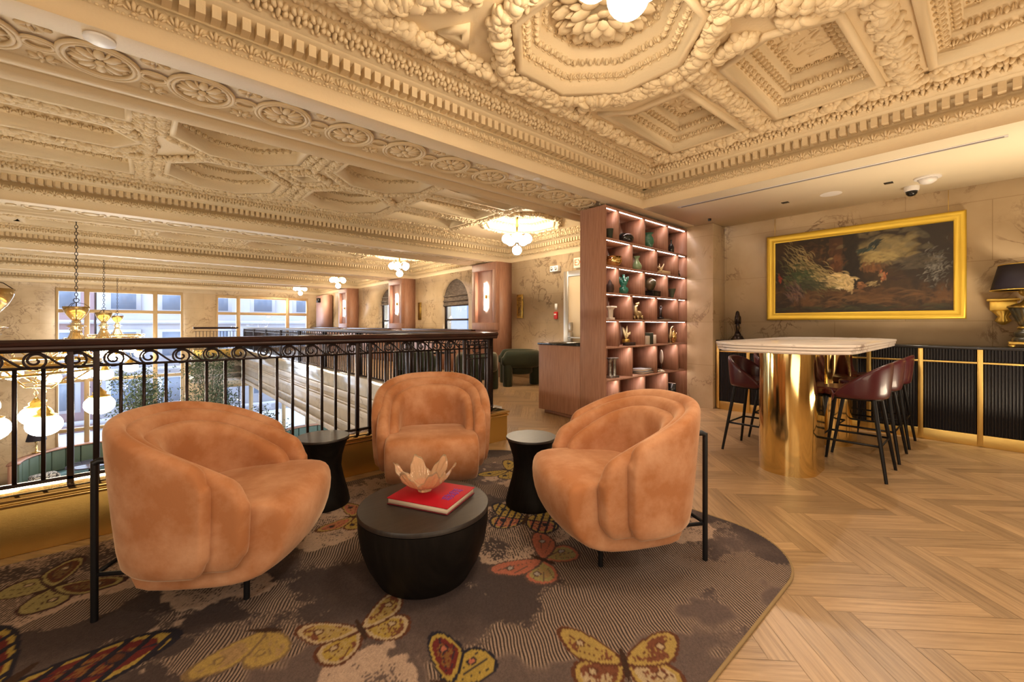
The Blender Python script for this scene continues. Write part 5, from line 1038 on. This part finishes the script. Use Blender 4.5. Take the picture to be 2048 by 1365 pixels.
t = empty('security_camera', (6.07, .56, C), 0, 'white dome security camera with black lens under the plain ceiling', 'security camera'); MB().lathe([(.062, -.0005), (.062, -.03), (.055, -.05)], n=32, ).build('housing', white, t, smooth=True, angle=40, recalc=True); MB().lathe([(.048, -.05), (.044, -.075), (.028, -.095), (0, -.102)], n=28).build('dome', blackpl, t, smooth=True, recalc=True)
t = empty('smoke_detector', (5.80, .42, C), 0, 'white domed smoke alarm beside the security camera', 'detector'); MB().lathe([(.10, -.0005), (.10, -.012), (.075, -.016)], n=32).build('base', white, t, smooth=True, angle=40, recalc=True); MB().lathe([(.07, -.016), (.062, -.045), (.035, -.062), (0, -.066)], n=28, lobes=(14, .03)).build('dome', white, t, smooth=True, recalc=True)
# ------------------------------------------------------------------ chandeliers over the atrium
def chandelier(loc, lab):
    t = empty('chandelier', loc, 0, lab, 'chandelier', 'gilt chandeliers over the atrium')
    m = MB(); z = 1.66; i = 0; top = 3.38
    while z < top:
        pts = []
        for a in np.linspace(0, 2*PI, 9)[:-1]:
            u, v = .019*math.cos(a), .036*math.sin(a); pts.append((u, 0, z+v) if i % 2 else (0, u, z+v))
        m.tube(pts, .0055, 4, True, up=(.3, .5, .1)); z += .058; i += 1
    m.build('chain', iron, t); m = MB(); m.tube([(.035*math.cos(a), 0, 1.62+.035*math.sin(a)) for a in np.linspace(0, 2*PI, 17)[:-1]], .006, 6, True, up=(0, 1, 0)); m.tube([(0, 0, 1.585), (0, 0, 1.3)], .008, 6)
    for a in np.linspace(0, 2*PI, 4)[:-1]: m.tube([(.168*math.cos(a), .168*math.sin(a), 1.50), (.10*math.cos(a), .10*math.sin(a), 1.56), (0, 0, 1.585)], .004, 5)
    m.build('hanger', iron, t, smooth=True)
    MB().lathe([(.05, 1.27), (.075, 1.30), (.125, 1.37), (.16, 1.45), (.168, 1.51), (.163, 1.51), (.118, 1.38), (.06, 1.30)], n=48, cap=False).build('bowl', amber, t, smooth=True)
    MB().lathe([(.03, 1.27), (.06, 1.265), (.05, 1.24), (.085, 1.235), (.06, 1.215), (.075, 1.20), (.125, 1.175), (.07, 1.15), (.09, 1.12), (.068, 1.10)], n=40, lobes=(10, .06)).build('knop', amber, t, smooth=True)
    MB().lathe([(.068, 1.10), (.075, 1.05), (.10, .98), (.14, .90), (.16, .84)], n=60, lobes=(15, .05)).build('flared_column', amber, t, smooth=True)
    m = MB()
    for r, z_, k in ((.70, .86, .022), (.70, .80, .012), (.17, .84, .018)): m.tube([(r*math.cos(a), r*math.sin(a), z_) for a in np.linspace(0, 2*PI, 41)[:-1]], k, 8, True)
    m.build('ring', brass, t, smooth=True)
    for k in range(8):
        a = 2*PI*k/8+.2; c_, s_ = math.cos(a), math.sin(a); m = MB(); m.tube([(r*c_, r*s_, z_) for r, z_ in ((.10, .88), (.28, .82), (.5, .80), (.70, .86))], .014, 6); m.tube([(r*c_, r*s_, z_) for r, z_ in ((.15, .80), (.3, .66), (.5, .66), (.68, .80))], .008, 6); m.build('arm', brass, t, smooth=True)
        R = .70 if k % 2 == 0 else .44; zc = .42 if k % 2 == 0 else .34; m = MB(); z_ = zc+.17; i = 0; ztop = .85 if k % 2 == 0 else .80
        while z_ < ztop: m.tube([((.014*math.cos(b) if i % 2 else 0)+R*c_, (0 if i % 2 else .014*math.cos(b))+R*s_, z_+.026*math.sin(b)) for b in np.linspace(0, 2*PI, 9)[:-1]], .004, 4, True, up=(.3, .5, .1)); z_ += .042; i += 1
        m.build('globe_chain', brass, t); g = MB(); g.ell((R*c_, R*s_, zc), (.115, .115, .095), 28, 16); g = g.build('globe', globe2, t, smooth=True); MB().lathe([(.07, zc+.072), (.078, zc+.085), (.045, zc+.10), (.05, zc+.12), (.02, zc+.15), (.01, zc+.17)], R*c_, R*s_, n=24, lobes=(8, .06)).build('cap', agold, g, smooth=True)
    return t
ch0 = chandelier((-1.0, 5.62, 0), 'gilt chandelier nearest us, half cut off at the left edge'); labs = ['second gilt chandelier, its amber bowl hanging in front of the tall window', 'third gilt chandelier, smaller, before the tall window', 'farthest and smallest gilt chandelier before the tall window']
for (x, y), lab in zip(((-.85, 10.35), (-.74, 15.0), (-.64, 19.65)), labs): c = copy_tree(ch0); c.location = (x, y, 0); c['label'] = lab
# ------------------------------------------------------------------ ground floor of the atrium
bv = mat('green_banquette', (.10, .14, .10), .6); tealv = mat('teal_banquette', (.12, .22, .24), .5)
def booth(cx, cy, r, a0, a1, lab, first):
    t = empty('booth_sofa', (cx, cy, GZ), 0, lab, 'booth'); n = 13
    def arc(mb, r0, r1, z0, z1, aa, ab, k=8):
        A_ = np.linspace(aa, ab, k); pts = [(r1*math.cos(a), r1*math.sin(a)) for a in A_]+[(r0*math.cos(a), r0*math.sin(a)) for a in A_[::-1]]; mb.prism(pts, z0, z1)
    m = MB(); arc(m, r, r+.09, .0, 1.15, a0, a1, 30); m.build('back_panel', walnut, t); m = MB(); arc(m, r-.16, r+.12, 1.151, 1.19, a0, a1, 30); m.build('top_ledge', walnut, t)
    m = MB(); arc(m, r-.62, r-.15, .0, .44, a0, a1, 30); m.build('seat', tealv if first else bv, t)
    for k in range(n): m = MB(); d = (a1-a0)/n; arc(m, r-.145, r-.005, .445, 1.14, a0+d*k+.006, a0+d*(k+1)-.006, 5); m.build('back_cushion', bv, t, bevel=.02)
    return t
booth(-1.2, 19.6, 1.75, .2, PI+.1, 'curved green banquette booth on the ground floor below the left railing', 1)
booth(5.2, 17.3, 1.7, .4, PI+.3, 'curved green booth under the balcony, seen through the railing bars', 0)
for x, y, lab in ((-1.3, 19.9, 'round dark table inside the curved booth on the ground floor'), (5.2, 17.3, 'round dark table inside the booth under the balcony')):
    t = empty('cafe_table', (x, y, GZ), 0, lab, 'table'); MB().lathe([(.58, .72), (.60, .73), (.60, .75), (.58, .76)], n=48).build('tabletop', mat('glossy_dark_top', (.06, .05, .08), .15), t); MB().cyl(0, 0, .02, .72, .05).build('stem', blackm, t); MB().cyl(0, 0, .002, .02, .3, n=32).build('base', blackm, t)
leop = mat('speckled_fabric', (.5, .47, .42), .9, noise=((.03, .03, .03), 22, (1, 1, 1), .48, .52))
for x, y, rz_, lab in ((-2.2, 18.7, .4, 'black and white speckled cushion on the left of the ground floor booth'), (-.9, 18.3, -.2, 'black and white speckled stool in front of the ground floor booth')):
    o = MB(); o.add(*rbox([(-.3, 0), (.3, 0), (.3, .5), (-.3, .5)], -.22, .22)); o = o.build('cushion', leop, bevel=.09, seg=4, recalc=True); o.location = (x, y, GZ+.45 if 'left' in lab else GZ+.005); o.rotation_euler = (0, 0, rz_); tag(o, lab, 'cushion')
    if 'left' in lab: o.location.z = GZ+.442
t = empty('table_lamp', (-2.62, 20.75, GZ+1.192), 0, 'brass table lamp with dark shade on the ledge of the ground floor booth', 'lamp'); MB().lathe([(.11, .0), (.12, .02), (.03, .05), (.025, .3), (.05, .36), (.02, .42)], n=24).build('base', brass, t, smooth=True); MB().lathe([(.24, .40), (.18, .66)], n=32, cap=False).build('lamp_shade', shadem, t, smooth=True)
t = empty('partition_screen', (-3.6, 15.6, GZ), 0, 'pale timber and glass partition on the ground floor at the left edge', 'partition')
pt = mat('pale_timber', (.60, .46, .34), .5)
m = MB(); m.box(-.06, .06, -4.5, 4.5, 0, .9); m.build('base', palestone, t); m = MB(); m.box(-.12, .12, -4.5, 4.5, .9, .98); m.box(-.12, .12, -4.5, 4.5, 2.3, 2.42)
for y in np.arange(-4.5, 4.6, 1.5): m.box(-.08, .08, y-.08, y+.08, .98, 2.3)
m.build('frame', pt, t); MB().box(-.01, .01, -4.4, 4.4, .98, 2.3).build('pane', pane, t)
leafm = mat('olive_leaf', (.050, .085, .045), .6, noise=((.13, .17, .10), 3, (1, 1, 1), .4, .6)); barkm = mat('bark', (.10, .075, .05), .9); potm = mat('stone_planter', (.45, .43, .40), .7)
def tree(loc, h, r, seed, lab):
    t = empty('olive_tree', loc, 0, lab, 'tree', 'potted olive trees in the atrium'); rr = random.Random(seed)
    MB().lathe([(.22, .0), (.32, .5), (.30, .5), (.28, .46)], n=28).build('planter', potm, t, smooth=True, angle=40)
    m = MB(); tips = []; m.tube([(0, 0, .45), (.03, .02, h*.35), (-.02, 0, h*.55)], [.06, .05, .04], 8)
    for k in range(16): a = rr.uniform(0, 6.28); e_ = (r*.8*math.cos(a)*rr.uniform(.3, 1), r*.8*math.sin(a)*rr.uniform(.3, 1), h*rr.uniform(.62, 1)); m.tube([(-.02, 0, h*.45), (e_[0]*.4, e_[1]*.4, (h*.5+e_[2])/2), e_], [.025, .015, .004], 5); tips.append(e_)
    m.build('trunk', barkm, t); V = []; F = []; n = 0
    for k in range(3600):
        c_ = rr.choice(tips); q = np.array(c_)+np.array([rr.gauss(0, r*.26), rr.gauss(0, r*.26), rr.gauss(0, h*.055)]); a = rr.uniform(0, 6.28); b = rr.uniform(-.9, 1.2); d_ = np.array((math.cos(a)*math.cos(b), math.sin(a)*math.cos(b), math.sin(b)))*rr.uniform(.06, .10); s_ = np.cross(d_, (rr.random(), rr.random(), rr.random())); s_ = s_/np.linalg.norm(s_)*.018
        V += [q, q+d_*.5+s_, q+d_, q+d_*.5-s_]; F.append((n, n+1, n+2, n+3)); n += 4
    MB().add(V, F).build('foliage', leafm, t)
tree((-.15, 16.9, GZ), 4.1, .72, 1, 'potted olive tree on the ground floor before the tall window')
tree((1.70, 16.9, GZ), 4.2, .66, 2, 'dense potted olive tree in front of the marble pier')
tree((2.75, 14.0, GZ), 2.7, .5, 3, 'potted olive tree half under the side balcony')
